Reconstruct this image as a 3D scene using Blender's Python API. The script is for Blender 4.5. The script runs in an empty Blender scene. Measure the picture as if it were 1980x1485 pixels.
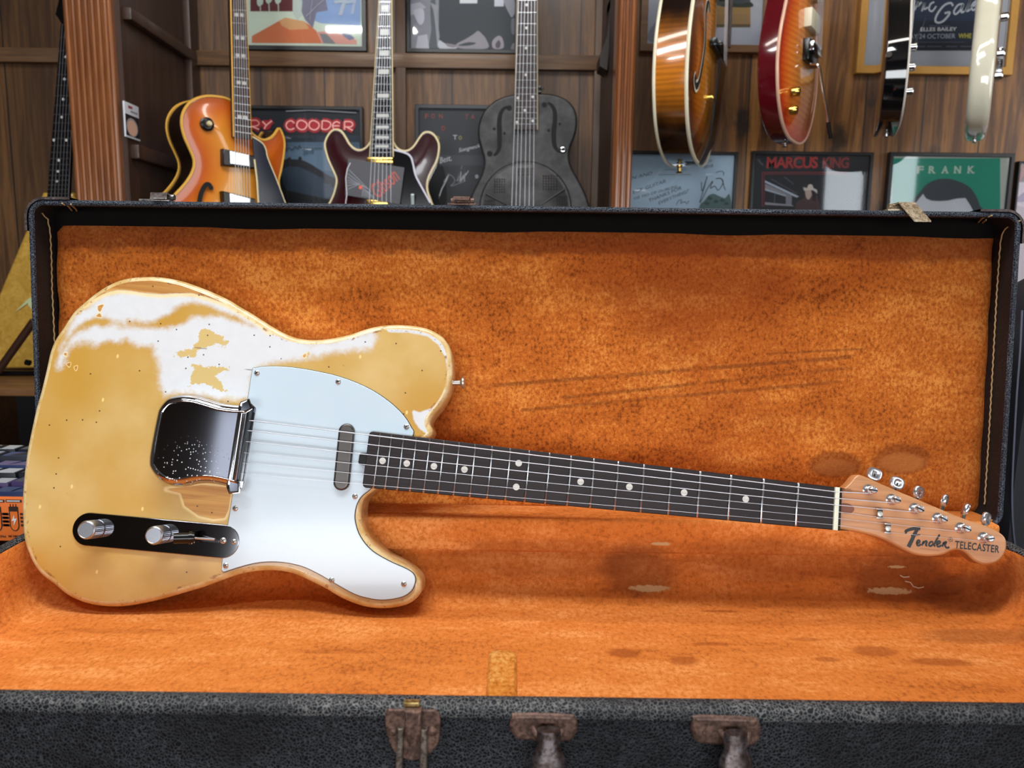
import bpy, bmesh, math, random
import numpy as np
from math import sin, cos, radians, pi, hypot, atan2
from mathutils import Vector, Matrix, geometry
from mathutils.bvhtree import BVHTree

# ------------------------------------------------------------------ camera, world, lights, exposure
SC = bpy.context.scene
COL = SC.collection
F, CX, CY = 1470.0, 990.0, 742.5            # focal length and centre for a 1980 x 1485 frame
PITCH, ROLL = radians(8.3), radians(0.74)
CZ = 0.352                                  # lens height above the table top (table top is z = 0)
_R0 = Vector((1, 0, 0)); WV = Vector((0, cos(PITCH), -sin(PITCH))); _D0 = Vector((0, -sin(PITCH), -cos(PITCH)))
RV = cos(ROLL) * _R0 - sin(ROLL) * _D0
DV = sin(ROLL) * _R0 + cos(ROLL) * _D0
EYE = Vector((0, 0, CZ))
cam_d = bpy.data.cameras.new('camera'); cam = bpy.data.objects.new('camera', cam_d); COL.objects.link(cam)
mw = Matrix.Identity(4)
for i, a in enumerate((RV, -DV, -WV)):
    for j in range(3): mw[j][i] = a[j]
mw.translation = EYE
cam.matrix_world = mw
cam_d.sensor_fit = 'HORIZONTAL'; cam_d.sensor_width = 36.0; cam_d.lens = F / 1980 * 36
cam_d.clip_start = 0.02
cam_d.dof.use_dof = True; cam_d.dof.focus_distance = 0.765; cam_d.dof.aperture_fstop = 9.0
SC.camera = cam
SC.view_settings.view_transform = 'Standard'; SC.view_settings.look = 'None'
SC.view_settings.gamma = 1.0; SC.view_settings.exposure = 0.45
SC.view_settings.use_curve_mapping = False
SC.cycles.use_denoising = True
SC.cycles.max_bounces = 8

def lin(c):
    return tuple((x / 255 / 12.92 if x / 255 <= 0.04045 else ((x / 255 + 0.055) / 1.055) ** 2.4) for x in c[:3])

world = bpy.data.worlds.new('world'); SC.world = world; world.use_nodes = True
world.node_tree.nodes['Background'].inputs[0].default_value = (0.75, 0.85, 1.0, 1)
world.node_tree.nodes['Background'].inputs[1].default_value = 0.07

def area(name, loc, target, sx, sy, power, col=(1, 1, 1)):
    d = bpy.data.lights.new(name, 'AREA'); d.shape = 'RECTANGLE'; d.size = sx; d.size_y = sy
    d.energy = power; d.color = col
    o = bpy.data.objects.new(name, d); COL.objects.link(o); o.location = loc
    o.rotation_euler = (Vector(target) - Vector(loc)).to_track_quat('-Z', 'Y').to_euler()
    return o
LIGHTS = 1.0
area('ceiling_panel_light', (-0.32, 0.42, 1.70), (-0.32, 0.62, 0.0), 1.3, 0.28, 18.5 * LIGHTS, (0.97, 0.99, 1.0))
area('ceiling_tube_light', (-0.82, -0.32, 1.70), (-0.82, 0.60, 0.0), 0.50, 0.028, 5 * LIGHTS, (0.97, 0.99, 1.0))
area('front_fill_light', (0.1, -2.45, 0.40), (0.0, 0.78, 0.25), 3.0, 0.80, 52 * LIGHTS, (0.93, 0.97, 1.0))  # unseen soft fill added behind the camera to brighten the front
area('back_tube_light', (0.6, 0.95, 1.70), (0.6, 2.0, 0.3), 2.4, 0.10, 9 * LIGHTS, (1.0, 0.93, 0.84))
area('side_window_daylight', (2.9, 0.6, 0.9), (0.2, 1.5, 0.5), 1.4, 1.2, 12 * LIGHTS, (0.98, 0.98, 0.98))

# ------------------------------------------------------------------ survey: photograph measurement -> point on a real plane
def ray(px, py):
    return RV * ((px - CX) / F) + DV * ((py - CY) / F) + WV

class Plane:
    """A flat working plane in the room: origin o, axes x (along), y (up), z (out of the plane)."""
    def __init__(s, o, x, y):
        s.o = Vector(o); s.x = Vector(x).normalized(); s.z = s.x.cross(Vector(y)).normalized(); s.y = s.z.cross(s.x)
    def at(s, px, py, h=0.0):
        v = ray(px, py); q = s.o + s.z * h
        t = s.z.dot(q - EYE) / s.z.dot(v)
        P = EYE + v * t - s.o
        return (P.dot(s.x), P.dot(s.y))
    def pts(s, L, h=0.0):
        return [s.at(q[0], q[1], q[2] if len(q) > 2 else h) for q in L]
    def mat(s):
        m = Matrix.Identity(4)
        for i, a in enumerate((s.x, s.y, s.z)):
            for j in range(3): m[j][i] = a[j]
        m.translation = s.o
        return m
    def world(s, u, v, h=0.0):
        return s.o + s.x * u + s.y * v + s.z * h
def wall_plane(Y): return Plane((0, Y, 0), (1, 0, 0), (0, 0, 1))

# ------------------------------------------------------------------ materials
MATS = {}
class NT:
    def __init__(s, name):
        s.m = bpy.data.materials.new(name); s.m.use_nodes = True
        s.t = s.m.node_tree; s.b = s.t.nodes['Principled BSDF']; s.out = s.t.nodes['Material Output']
        s._tc = None
    def new(s, ty, **kw):
        n = s.t.nodes.new(ty)
        for k, v in kw.items(): setattr(n, k, v)
        return n
    def set(s, sock, v):
        if isinstance(v, bpy.types.NodeSocket): s.t.links.new(v, sock)
        elif isinstance(v, (tuple, list)) and len(v) == 3 and sock.type == 'RGBA': sock.default_value = (*v, 1)
        else: sock.default_value = v
    def p(s, **kw):
        nm = dict(color='Base Color', rough='Roughness', metal='Metallic', coat='Coat Weight', coatr='Coat Roughness',
                  spec='Specular IOR Level', normal='Normal', sheen='Sheen Weight', sheenr='Sheen Roughness', sheent='Sheen Tint', emit='Emission Color',
                  emits='Emission Strength', alpha='Alpha', trans='Transmission Weight', aniso='Anisotropic')
        for k, v in kw.items(): s.set(s.b.inputs[nm[k]], v)
    def co(s, scale=(1, 1, 1), rot=(0, 0, 0), loc=(0, 0, 0)):
        if s._tc is None: s._tc = s.new('ShaderNodeTexCoord')
        mp = s.new('ShaderNodeMapping')
        mp.inputs['Scale'].default_value = scale; mp.inputs['Rotation'].default_value = rot; mp.inputs['Location'].default_value = loc
        s.t.links.new(s._tc.outputs['Object'], mp.inputs['Vector'])
        return mp.outputs[0]
    def noise(s, scale, detail=4, rough=0.55, co=None, dist=0.0):
        n = s.new('ShaderNodeTexNoise'); n.inputs['Scale'].default_value = scale; n.inputs['Detail'].default_value = detail
        n.inputs['Roughness'].default_value = rough; n.inputs['Distortion'].default_value = dist
        s.set(n.inputs['Vector'], co if co is not None else s.co())
        return n.outputs['Fac']
    def voro(s, scale, feature='F1', co=None, out='Distance', rnd=1.0, dim='3D'):
        n = s.new('ShaderNodeTexVoronoi', feature=feature, voronoi_dimensions=dim); n.inputs['Scale'].default_value = scale
        n.inputs['Randomness'].default_value = rnd
        s.set(n.inputs['Vector'], co if co is not None else s.co())
        return n.outputs[out]
    def wave(s, scale, co=None, dist=2.0, detail=3, dscale=1.5, direction='X'):
        n = s.new('ShaderNodeTexWave', bands_direction=direction); n.inputs['Scale'].default_value = scale
        n.inputs['Distortion'].default_value = dist; n.inputs['Detail'].default_value = detail; n.inputs['Detail Scale'].default_value = dscale
        s.set(n.inputs['Vector'], co if co is not None else s.co())
        return n.outputs['Fac']
    def math(s, op, a, b=0.0, clamp=False):
        n = s.new('ShaderNodeMath', operation=op, use_clamp=clamp); s.set(n.inputs[0], a); s.set(n.inputs[1], b)
        return n.outputs[0]
    def step(s, v, lo, hi):
        n = s.new('ShaderNodeMapRange', interpolation_type='SMOOTHSTEP')
        s.set(n.inputs[0], v); s.set(n.inputs[1], lo); s.set(n.inputs[2], hi)
        return n.outputs[0]
    def mix(s, f, a, b, mode='MIX'):
        n = s.new('ShaderNodeMix', data_type='RGBA', blend_type=mode)
        s.set(n.inputs['Factor'], f); s.set(n.inputs[6], a); s.set(n.inputs[7], b)
        return n.outputs[2]
    def fmix(s, f, a, b):
        n = s.new('ShaderNodeMix', data_type='FLOAT'); s.set(n.inputs['Factor'], f); s.set(n.inputs[2], a); s.set(n.inputs[3], b)
        return n.outputs[0]
    def attr(s, name):
        n = s.new('ShaderNodeAttribute', attribute_name=name); return n.outputs['Fac']
    def bump(s, h, strength=0.3, dist=0.001):
        n = s.new('ShaderNodeBump'); n.inputs['Strength'].default_value = strength; n.inputs['Distance'].default_value = dist
        s.set(n.inputs['Height'], h); s.p(normal=n.outputs[0]); return n.outputs[0]
    def xyz(s):
        if s._tc is None: s._tc = s.new('ShaderNodeTexCoord')
        n = s.new('ShaderNodeSeparateXYZ'); s.t.links.new(s._tc.outputs['Object'], n.inputs[0]); return n.outputs
    def blob(s, x, y, cx, cy, rx, ry, lo=0.7, hi=1.25, warp=None):
        dx = s.math('DIVIDE', s.math('SUBTRACT', x, cx), rx); dy = s.math('DIVIDE', s.math('SUBTRACT', y, cy), ry)
        r = s.math('SQRT', s.math('ADD', s.math('MULTIPLY', dx, dx), s.math('MULTIPLY', dy, dy)))
        if warp is not None: r = s.math('ADD', r, warp)
        return s.step(r, hi, lo)

def plain(name, col, rough=0.5, metal=0.0, coat=0.0, var=0.10, vscale=30, bump=0.0, bscale=400, spec=0.5):
    """A simple procedural material: one colour with a little mottling and surface grain."""
    if name in MATS: return MATS[name]
    s = NT(name); c = lin(col)
    n = s.noise(vscale)
    lo = tuple(x * (1 - var) for x in c); hi = tuple(min(1, x * (1 + var)) for x in c)
    s.p(color=s.mix(n, lo, hi), rough=rough, metal=metal, coat=coat, spec=spec)
    if bump: s.bump(s.noise(bscale, 3), bump, 0.0005)
    MATS[name] = s.m
    return s.m

def wood(name, c1, c2, c3=None, axis='Z', scale=1.0, rough=0.5, coat=0.0, knots=0.0, boards=0.0, bump=0.25, contrast=(0.25, 0.75)):
    if name in MATS: return MATS[name]
    s = NT(name)
    st = {'X': (0.06, 1, 1), 'Y': (1, 0.06, 1), 'Z': (1, 1, 0.06)}[axis]
    co = s.co(tuple(k * scale for k in st))
    g1 = s.noise(38, 6, 0.65, co, 1.2); g2 = s.noise(170, 4, 0.6, co)
    col = s.mix(s.step(g1, *contrast), lin(c1), lin(c2))
    col = s.mix(s.math('MULTIPLY', s.step(g2, 0.45, 0.75), 0.45), col, lin(c3 or c1))
    if boards:
        x = s.xyz()['XZ'.index('X' if axis == 'Z' else 'Z') * 2]
        v = s.new('ShaderNodeTexWhiteNoise', noise_dimensions='1D')
        s.set(v.inputs['W'], s.math('FLOOR', s.math('DIVIDE', x, boards)))
        col = s.mix(s.math('MULTIPLY', v.outputs[0], 0.55), col, lin(c3 or c1))
        fr = s.math('FRACT', s.math('DIVIDE', x, boards))
        seam = s.math('MAXIMUM', s.step(fr, 0.018, 0.006), s.step(fr, 0.982, 0.994))
        col = s.mix(seam, col, (0.008, 0.005, 0.003))
    if knots:
        q = s.xyz(); cb = s.new('ShaderNodeCombineXYZ'); s.set(cb.inputs[0], q[0]); s.set(cb.inputs[1], s.math('MULTIPLY', q[2], 0.5))
        vn = s.new('ShaderNodeTexVoronoi', voronoi_dimensions='2D'); vn.inputs['Scale'].default_value = knots; s.set(vn.inputs['Vector'], cb.outputs[0])
        k = vn.outputs['Distance']
        k = s.math('ADD', k, s.math('MULTIPLY', s.math('SUBTRACT', s.noise(60), 0.5), 0.16))
        col = s.mix(s.math('MULTIPLY', s.step(k, 0.20, 0.06), 0.9), col, (0.012, 0.007, 0.004))
    s.p(color=col, rough=rough, coat=coat, coatr=0.15)
    if bump: s.bump(s.math('ADD', g1, s.math('MULTIPLY', g2, 0.4)), bump, 0.0012)
    MATS[name] = s.m
    return s.m

# ------------------------------------------------------------------ mesh builder
class MB:
    def __init__(s): s.bm = bmesh.new(); s.mats = []; s.smooth = True
    def mi(s, m):
        if m not in s.mats: s.mats.append(m)
        return s.mats.index(m)
    def face(s, vs, m, flip=False):
        try: f = s.bm.faces.new(vs[::-1] if flip else vs)
        except ValueError: return None
        f.material_index = s.mi(m); f.smooth = s.smooth
        return f
    def V(s, p): return s.bm.verts.new(p)
    def loft(s, rings, m, closed=True, cap0=False, cap1=False, flip=False):
        R = [[s.V(p) for p in r] for r in rings]
        n = len(R[0])
        for a, b in zip(R, R[1:]):
            for i in range(n if closed else n - 1):
                j = (i + 1) % n
                s.face([a[i], a[j], b[j], b[i]], m, flip)
        if cap0: s.face([s.V(v.co) for v in R[0]], m, not flip)
        if cap1: s.face([s.V(v.co) for v in R[-1]], m, flip)
        return R
    def box(s, lo, hi, m, M=None, bev=0.0):
        lo = Vector(lo); hi = Vector(hi)
        if bev > 0:
            b = min(bev, min((hi - lo)) * 0.45)
            t = bmesh.new(); bmesh.ops.create_cube(t, size=1)
            for v in t.verts: v.co = Vector([(lo[k] + hi[k]) / 2 + v.co[k] * (hi[k] - lo[k]) for k in range(3)])
            bmesh.ops.bevel(t, geom=list(t.edges), offset=b, segments=2, affect='EDGES', profile=0.6)
            mp = {}
            for v in t.verts: mp[v] = s.V(M @ v.co if M else v.co)
            for f in t.faces: s.face([mp[v] for v in f.verts], m)
            t.free(); return
        P = [Vector((x, y, z)) for z in (lo.z, hi.z) for y in (lo.y, hi.y) for x in (lo.x, hi.x)]
        if M: P = [M @ p for p in P]
        for q in ((0, 2, 3, 1), (4, 5, 7, 6), (0, 1, 5, 4), (2, 6, 7, 3), (0, 4, 6, 2), (1, 3, 7, 5)):
            s.face([s.V(P[k]) for k in q], m)
    def poly(s, pts, m, z=0.0):
        """flat, possibly concave polygon in the local xy plane facing +z"""
        pts = [tuple(p[:2]) for p in pts]
        A = sum(a[0] * b[1] - b[0] * a[1] for a, b in zip(pts, pts[1:] + pts[:1]))
        if A < 0: pts = pts[::-1]
        vs = [Vector((p[0], p[1], z)) for p in pts]
        bv = [s.V(v) for v in vs]
        for t in geometry.tessellate_polygon([vs]):
            a, b, c = [vs[k] for k in t]
            f = [bv[k] for k in t]
            if (b - a).cross(c - a).z < 0: f = f[::-1]
            s.face(f, m)
    def rect(s, x0, y0, x1, y1, m, z=0.0): s.poly([(x0, y0), (x1, y0), (x1, y1), (x0, y1)], m, z)
    def disc(s, cx, cy, rx, ry, m, z=0.0, n=24, a0=0, a1=2 * pi):
        s.poly([(cx + rx * cos(a0 + (a1 - a0) * k / n), cy + ry * sin(a0 + (a1 - a0) * k / n)) for k in range(n if a1 - a0 > 6.2 else n + 1)], m, z)
    def ribbon(s, pts, w, m, z=0.0, w1=None):
        """flat pen stroke"""
        n = len(pts)
        L = []; Rr = []
        for i, p in enumerate(pts):
            a = pts[max(0, i - 1)]; b = pts[min(n - 1, i + 1)]
            dx, dy = b[0] - a[0], b[1] - a[1]; d = hypot(dx, dy) or 1
            ww = (w if w1 is None else w + (w1 - w) * i / max(1, n - 1)) / 2
            L.append(s.V((p[0] - dy / d * ww, p[1] + dx / d * ww, z))); Rr.append(s.V((p[0] + dy / d * ww, p[1] - dx / d * ww, z)))
        for i in range(n - 1): s.face([Rr[i], Rr[i + 1], L[i + 1], L[i]], m)
    def tube(s, pts, r, m, n=8, cap=True, r1=None, flat=1.0):
        pts = [Vector(p) for p in pts]
        rings = []; up = None
        for i, p in enumerate(pts):
            t = (pts[min(i + 1, len(pts) - 1)] - pts[max(i - 1, 0)]).normalized()
            if up is None:
                up = Vector((0, 0, 1)) if abs(t.z) < 0.9 else Vector((1, 0, 0))
            a = t.cross(up).normalized(); b = a.cross(t).normalized(); up = b
            rr = r if r1 is None else r + (r1 - r) * i / (len(pts) - 1)
            rings.append([p + a * (rr * cos(2 * pi * k / n)) + b * (rr * flat * sin(2 * pi * k / n)) for k in range(n)])
        s.loft(rings, m, True, cap, cap)
    def lathe(s, prof, m, M=None, n=24, cap0=False, cap1=True):
        """prof: (radius, height) from bottom to top around local z"""
        rings = []
        for r, h in prof:
            ring = [Vector((r * cos(2 * pi * k / n), r * sin(2 * pi * k / n), h)) for k in range(n)]
            rings.append([M @ p for p in ring] if M else ring)
        s.loft(rings, m, True, cap0, cap1)
    def text(s, body, x0, y0, width, height, m, z=0.0, ang=0.0, shear=0.0, bold=0.0, spacing=1.0):
        """lettering fitted into width x height, baseline start at x0, y0"""
        c = bpy.data.curves.new('lettering', 'FONT'); c.body = body; c.shear = shear; c.offset = bold; c.space_character = spacing
        c.resolution_u = 3
        o = bpy.data.objects.new('lettering', c); COL.objects.link(o)
        bpy.context.view_layer.update()
        me = bpy.data.meshes.new_from_object(o.evaluated_get(bpy.context.evaluated_depsgraph_get()))
        COL.objects.unlink(o); bpy.data.objects.remove(o)
        if len(me.vertices) == 0: return
        xs = [v.co.x for v in me.vertices]; ys = [v.co.y for v in me.vertices]
        sx = width / max(1e-6, max(xs) - min(xs)); sy = height / max(1e-6, max(ys) - max(min(ys), 0) if min(ys) > -0.05 else max(ys) - min(ys))
        ca, sa = cos(ang), sin(ang); bx = min(xs); by = min(ys)
        vv = []
        for v in me.vertices:
            u = (v.co.x - bx) * sx; w = (v.co.y - by) * sy
            vv.append(s.V((x0 + u * ca - w * sa, y0 + u * sa + w * ca, z)))
        for p in me.polygons:
            f = s.face([vv[k] for k in p.vertices], m)
            if f:
                f.normal_update()
                if f.normal.z < 0: f.normal_flip()
        bpy.data.meshes.remove(me)
    def build(s, name, parent=None, M=None, sharp=35, label=None):
        me = bpy.data.meshes.new(name); s.bm.normal_update(); s.bm.to_mesh(me); s.bm.free()
        for m in s.mats: me.materials.append(m)
        if sharp is not None: me.set_sharp_from_angle(angle=radians(sharp))
        return link(name, me, parent, M, label)
def link(name, me, parent=None, M=None, label=None):
    o = bpy.data.objects.new(name, me); COL.objects.link(o)
    if parent is not None: o.parent = parent
    if M is not None: o.matrix_local = M
    if label: o['label'] = label
    return o
def thing(name, label, cat, M=None, group=None, obj=None):
    o = obj or bpy.data.objects.new(name, None)
    if obj is None:
        o.empty_display_size = 0.02; COL.objects.link(o)
    if M is not None: o.matrix_world = M
    o['label'] = label; o['category'] = cat
    if group: o['group'] = group
    return o
def structure(o):
    o['kind'] = 'structure'; return o

def smooth(pts, sub=4, closed=True):
    """Catmull-Rom through the survey points"""
    n = len(pts); out = []
    for i in range(n if closed else n - 1):
        p = [pts[(i + k) % n] if closed else pts[min(max(i + k, 0), n - 1)] for k in (-1, 0, 1, 2)]
        for j in range(sub):
            t = j / sub
            out.append(tuple(0.5 * (2 * p[1][d] + (p[2][d] - p[0][d]) * t + (2 * p[0][d] - 5 * p[1][d] + 4 * p[2][d] - p[3][d]) * t * t
                                    + (3 * p[1][d] - p[0][d] - 3 * p[2][d] + p[3][d]) * t ** 3) for d in range(2)))
    if not closed: out.append(tuple(pts[-1][:2]))
    return out
def resample(pts, step, closed=True):
    P = list(pts) + ([pts[0]] if closed else [])
    d = [0]
    for a, b in zip(P, P[1:]): d.append(d[-1] + hypot(b[0] - a[0], b[1] - a[1]))
    n = max(3, int(d[-1] / step)); out = []; k = 0
    for i in range(n if closed else n + 1):
        t = d[-1] * i / n
        while k < len(d) - 2 and d[k + 1] < t: k += 1
        f = (t - d[k]) / max(1e-12, d[k + 1] - d[k])
        out.append((P[k][0] + (P[k + 1][0] - P[k][0]) * f, P[k][1] + (P[k + 1][1] - P[k][1]) * f))
    return out
def ccw(pts):
    A = sum(a[0] * b[1] - b[0] * a[1] for a, b in zip(pts, pts[1:] + pts[:1]))
    return pts if A > 0 else pts[::-1]
def inset(pts, d):
    n = len(pts); out = []
    for i in range(n):
        a = pts[i - 1]; b = pts[(i + 1) % n]; dx, dy = b[0] - a[0], b[1] - a[1]; L = hypot(dx, dy) or 1
        out.append((pts[i][0] - dy / L * d, pts[i][1] + dx / L * d))
    return out
def seg_dist(P, poly, closed=True):
    """distance of points P (n,2) to a polyline"""
    Q = np.array([p[:2] for p in poly]); A = Q; B = np.roll(Q, -1, 0)
    if not closed: A = A[:-1]; B = B[:-1]
    best = np.full(len(P), 1e9)
    for a, b in zip(A, B):
        ab = b - a; t = np.clip(((P - a) @ ab) / max(1e-18, ab @ ab), 0, 1)
        d = P - (a + t[:, None] * ab); best = np.minimum(best, np.einsum('ij,ij->i', d, d))
    return np.sqrt(best)
def inside(P, poly):
    Q = np.array([p[:2] for p in poly]); r = np.zeros(len(P), bool)
    for a, b in zip(Q, np.roll(Q, -1, 0)):
        c = (a[1] > P[:, 1]) != (b[1] > P[:, 1])
        with np.errstate(divide='ignore', invalid='ignore'):
            xi = (b[0] - a[0]) * (P[:, 1] - a[1]) / (b[1] - a[1] + 1e-18) + a[0]
        r ^= c & (P[:, 0] < xi)
    return r
def sdf(P, poly):
    d = seg_dist(P, poly); return np.where(inside(P, poly), d, -d)

def slab(name, outline, h0, h1, mat, parent=None, M=None, r=0.0012, side=None, step=None, seg=3, label=None, back_round=False, top=None):
    """plate: outline (local xy, m) from height h0 (back) up to h1 (front) with a rounded front edge"""
    pts = ccw(list(outline))
    if step: pts = resample(pts, step)
    b = MB(); rings = []
    if back_round:
        for k in range(seg + 1):
            a = pi / 2 * k / seg; rings.append((r * (1 - sin(a)), h0 + r * (1 - cos(a))))
    else: rings.append((0, h0))
    for k in range(seg + 1):
        a = pi / 2 * k / seg; rings.append((r * (1 - cos(a)), h1 - r + r * sin(a)))
    R = [[(*q, h) for q in (inset(pts, d) if d > 0 else pts)] for d, h in rings]
    b.loft(R, side or mat)
    b.poly([q[:2] for q in R[-1]], top or mat, h1)
    bk = [q[:2] for q in R[0]]
    n0 = len(b.bm.faces); b.poly(bk, side or mat, R[0][0][2]); b.bm.faces.ensure_lookup_table()
    for f in b.bm.faces[n0:]: f.normal_flip()
    return b.build(name, parent, M, 40, label)

def body(name, outline, h0, h1, r, grid, front, side, parent=None, M=None, attrs=None, arch=0.0, archw=0.05, back=None, label=None):
    """guitar body: rounded rim plus a finely divided top carrying per-point wear / edge attributes"""
    pts = ccw(resample(outline, grid * 1.3))
    me = bpy.data.meshes.new(name)
    V = []; Fc = []; MI = []
    rings = []
    for k in range(6):
        a = pi / 2 * k / 5; rings.append((r * (1 - sin(a)), h0 + r * (1 - cos(a))))
    for k in range(6):
        a = pi / 2 * k / 5; rings.append((r * (1 - cos(a)), h1 - r + r * sin(a)))
    n = len(pts); R = []
    for d, h in rings:
        q = inset(pts, d) if d > 0 else pts
        R.append(len(V)); V += [(x, y, h) for x, y in q]
    for a, b in zip(R, R[1:]):
        for i in range(n):
            j = (i + 1) % n; Fc.append((a + i, a + j, b + j, b + i)); MI.append(1)
    rim = [V[R[-1] + i][:2] for i in range(n)]
    bk = [V[R[0] + i][:2] for i in range(n)]
    for tri in geometry.tessellate_polygon([[Vector((*p, 0)) for p in bk]]):
        a, b, c = tri; A = (bk[b][0] - bk[a][0]) * (bk[c][1] - bk[a][1]) - (bk[c][0] - bk[a][0]) * (bk[b][1] - bk[a][1])
        Fc.append((a, c, b) if A > 0 else (a, b, c)); MI.append(2)
    xs = [p[0] for p in rim]; ys = [p[1] for p in rim]
    gx, gy = np.meshgrid(np.arange(min(xs), max(xs), grid), np.arange(min(ys), max(ys), grid))
    gx = gx + (np.arange(gx.shape[0])[:, None] % 2) * grid * 0.5
    G = np.c_[gx.ravel(), gy.ravel()]
    G = G[sdf(G, rim) > grid * 0.6]
    vv = [Vector(p) for p in rim] + [Vector(p) for p in G.tolist()]
    o = geometry.delaunay_2d_cdt(vv, [(i, (i + 1) % n) for i in range(n)], [], 1, 1e-7)
    base = len(V)
    P2 = np.array([(v.x, v.y) for v in o[0]])
    ed = seg_dist(P2, rim)
    zz = h1 + arch * (1 - np.exp(-(ed / archw) ** 2)) if arch else np.full(len(P2), h1)
    V += [(x, y, z) for (x, y), z in zip(P2.tolist(), zz.tolist())]
    for f in o[2]:
        a, b, c = f[:3]; A = (P2[b] - P2[a])[0] * (P2[c] - P2[a])[1] - (P2[c] - P2[a])[0] * (P2[b] - P2[a])[1]
        f = list(f) if A > 0 else list(f)[::-1]
        Fc.append([base + k for k in f]); MI.append(0)
    me.from_pydata(V, [], Fc)
    me.polygons.foreach_set('material_index', MI)
    me.polygons.foreach_set('use_smooth', [True] * len(Fc))
    for m in (front, side, back or side): me.materials.append(m)
    VA = np.array(V)
    E = np.r_[np.zeros(base), ed]
    at = me.attributes.new('edge', 'FLOAT', 'POINT'); at.data.foreach_set('value', E.astype(np.float32))
    for nm, fn in (attrs or {}).items():
        at = me.attributes.new(nm, 'FLOAT', 'POINT'); at.data.foreach_set('value', np.asarray(fn(VA[:, :2]), np.float32))
    me.update()
    return link(name, me, parent, M, label)

# ------------------------------------------------------------------ shared materials
CHROME = plain('chrome', (205, 207, 212), 0.09, 1.0, var=0.05, vscale=60)
NICKEL = plain('worn_nickel', (196, 192, 186), 0.36, 0.9, var=0.2, vscale=300)
GOLD = plain('gold_plate', (225, 185, 95), 0.2, 1.0, var=0.1)
STEEL = plain('string_steel', (206, 206, 212), 0.36, 0.9, var=0.05)
BLACKP = plain('black_plastic', (10, 10, 12), 0.22, var=0.1, spec=0.4)
CREAM = plain('cream_binding', (222, 205, 160), 0.35, var=0.08, vscale=80)
PEARL = plain('pearl_inlay', (205, 205, 200), 0.2, var=0.22, vscale=260)
MAPLE = wood('maple', (178, 120, 76), (206, 150, 100), (158, 100, 58), 'X', 1.2, 0.3, 0.5, bump=0.03)

TUNER = plain('polished_nickel', (214, 214, 218), 0.2, 0.9, var=0.06)
def mat_rosewood(name='rosewood', c1=(23, 15, 17), c2=(48, 33, 33), axis='X', rough=0.5):
    if name in MATS: return MATS[name]
    s = NT(name)
    st = (0.05, 1, 1) if axis == 'X' else (1, 0.05, 1)
    g = s.noise(420, 3, 0.6, s.co(st)); g2 = s.noise(30, 3)
    s.p(color=s.mix(g, lin(c1), s.mix(g2, lin(c2), lin(c1))), rough=rough, spec=0.3); s.bump(g, 0.15, 0.0004)
    MATS[name] = s.m; return s.m
ROSE = mat_rosewood()
EBONY = mat_rosewood('ebony', (14, 13, 15), (26, 24, 26), 'Y', 0.22)
ROSEV = mat_rosewood('rosewood_vertical', (38, 27, 24), (66, 50, 44), 'Y', 0.4)

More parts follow.
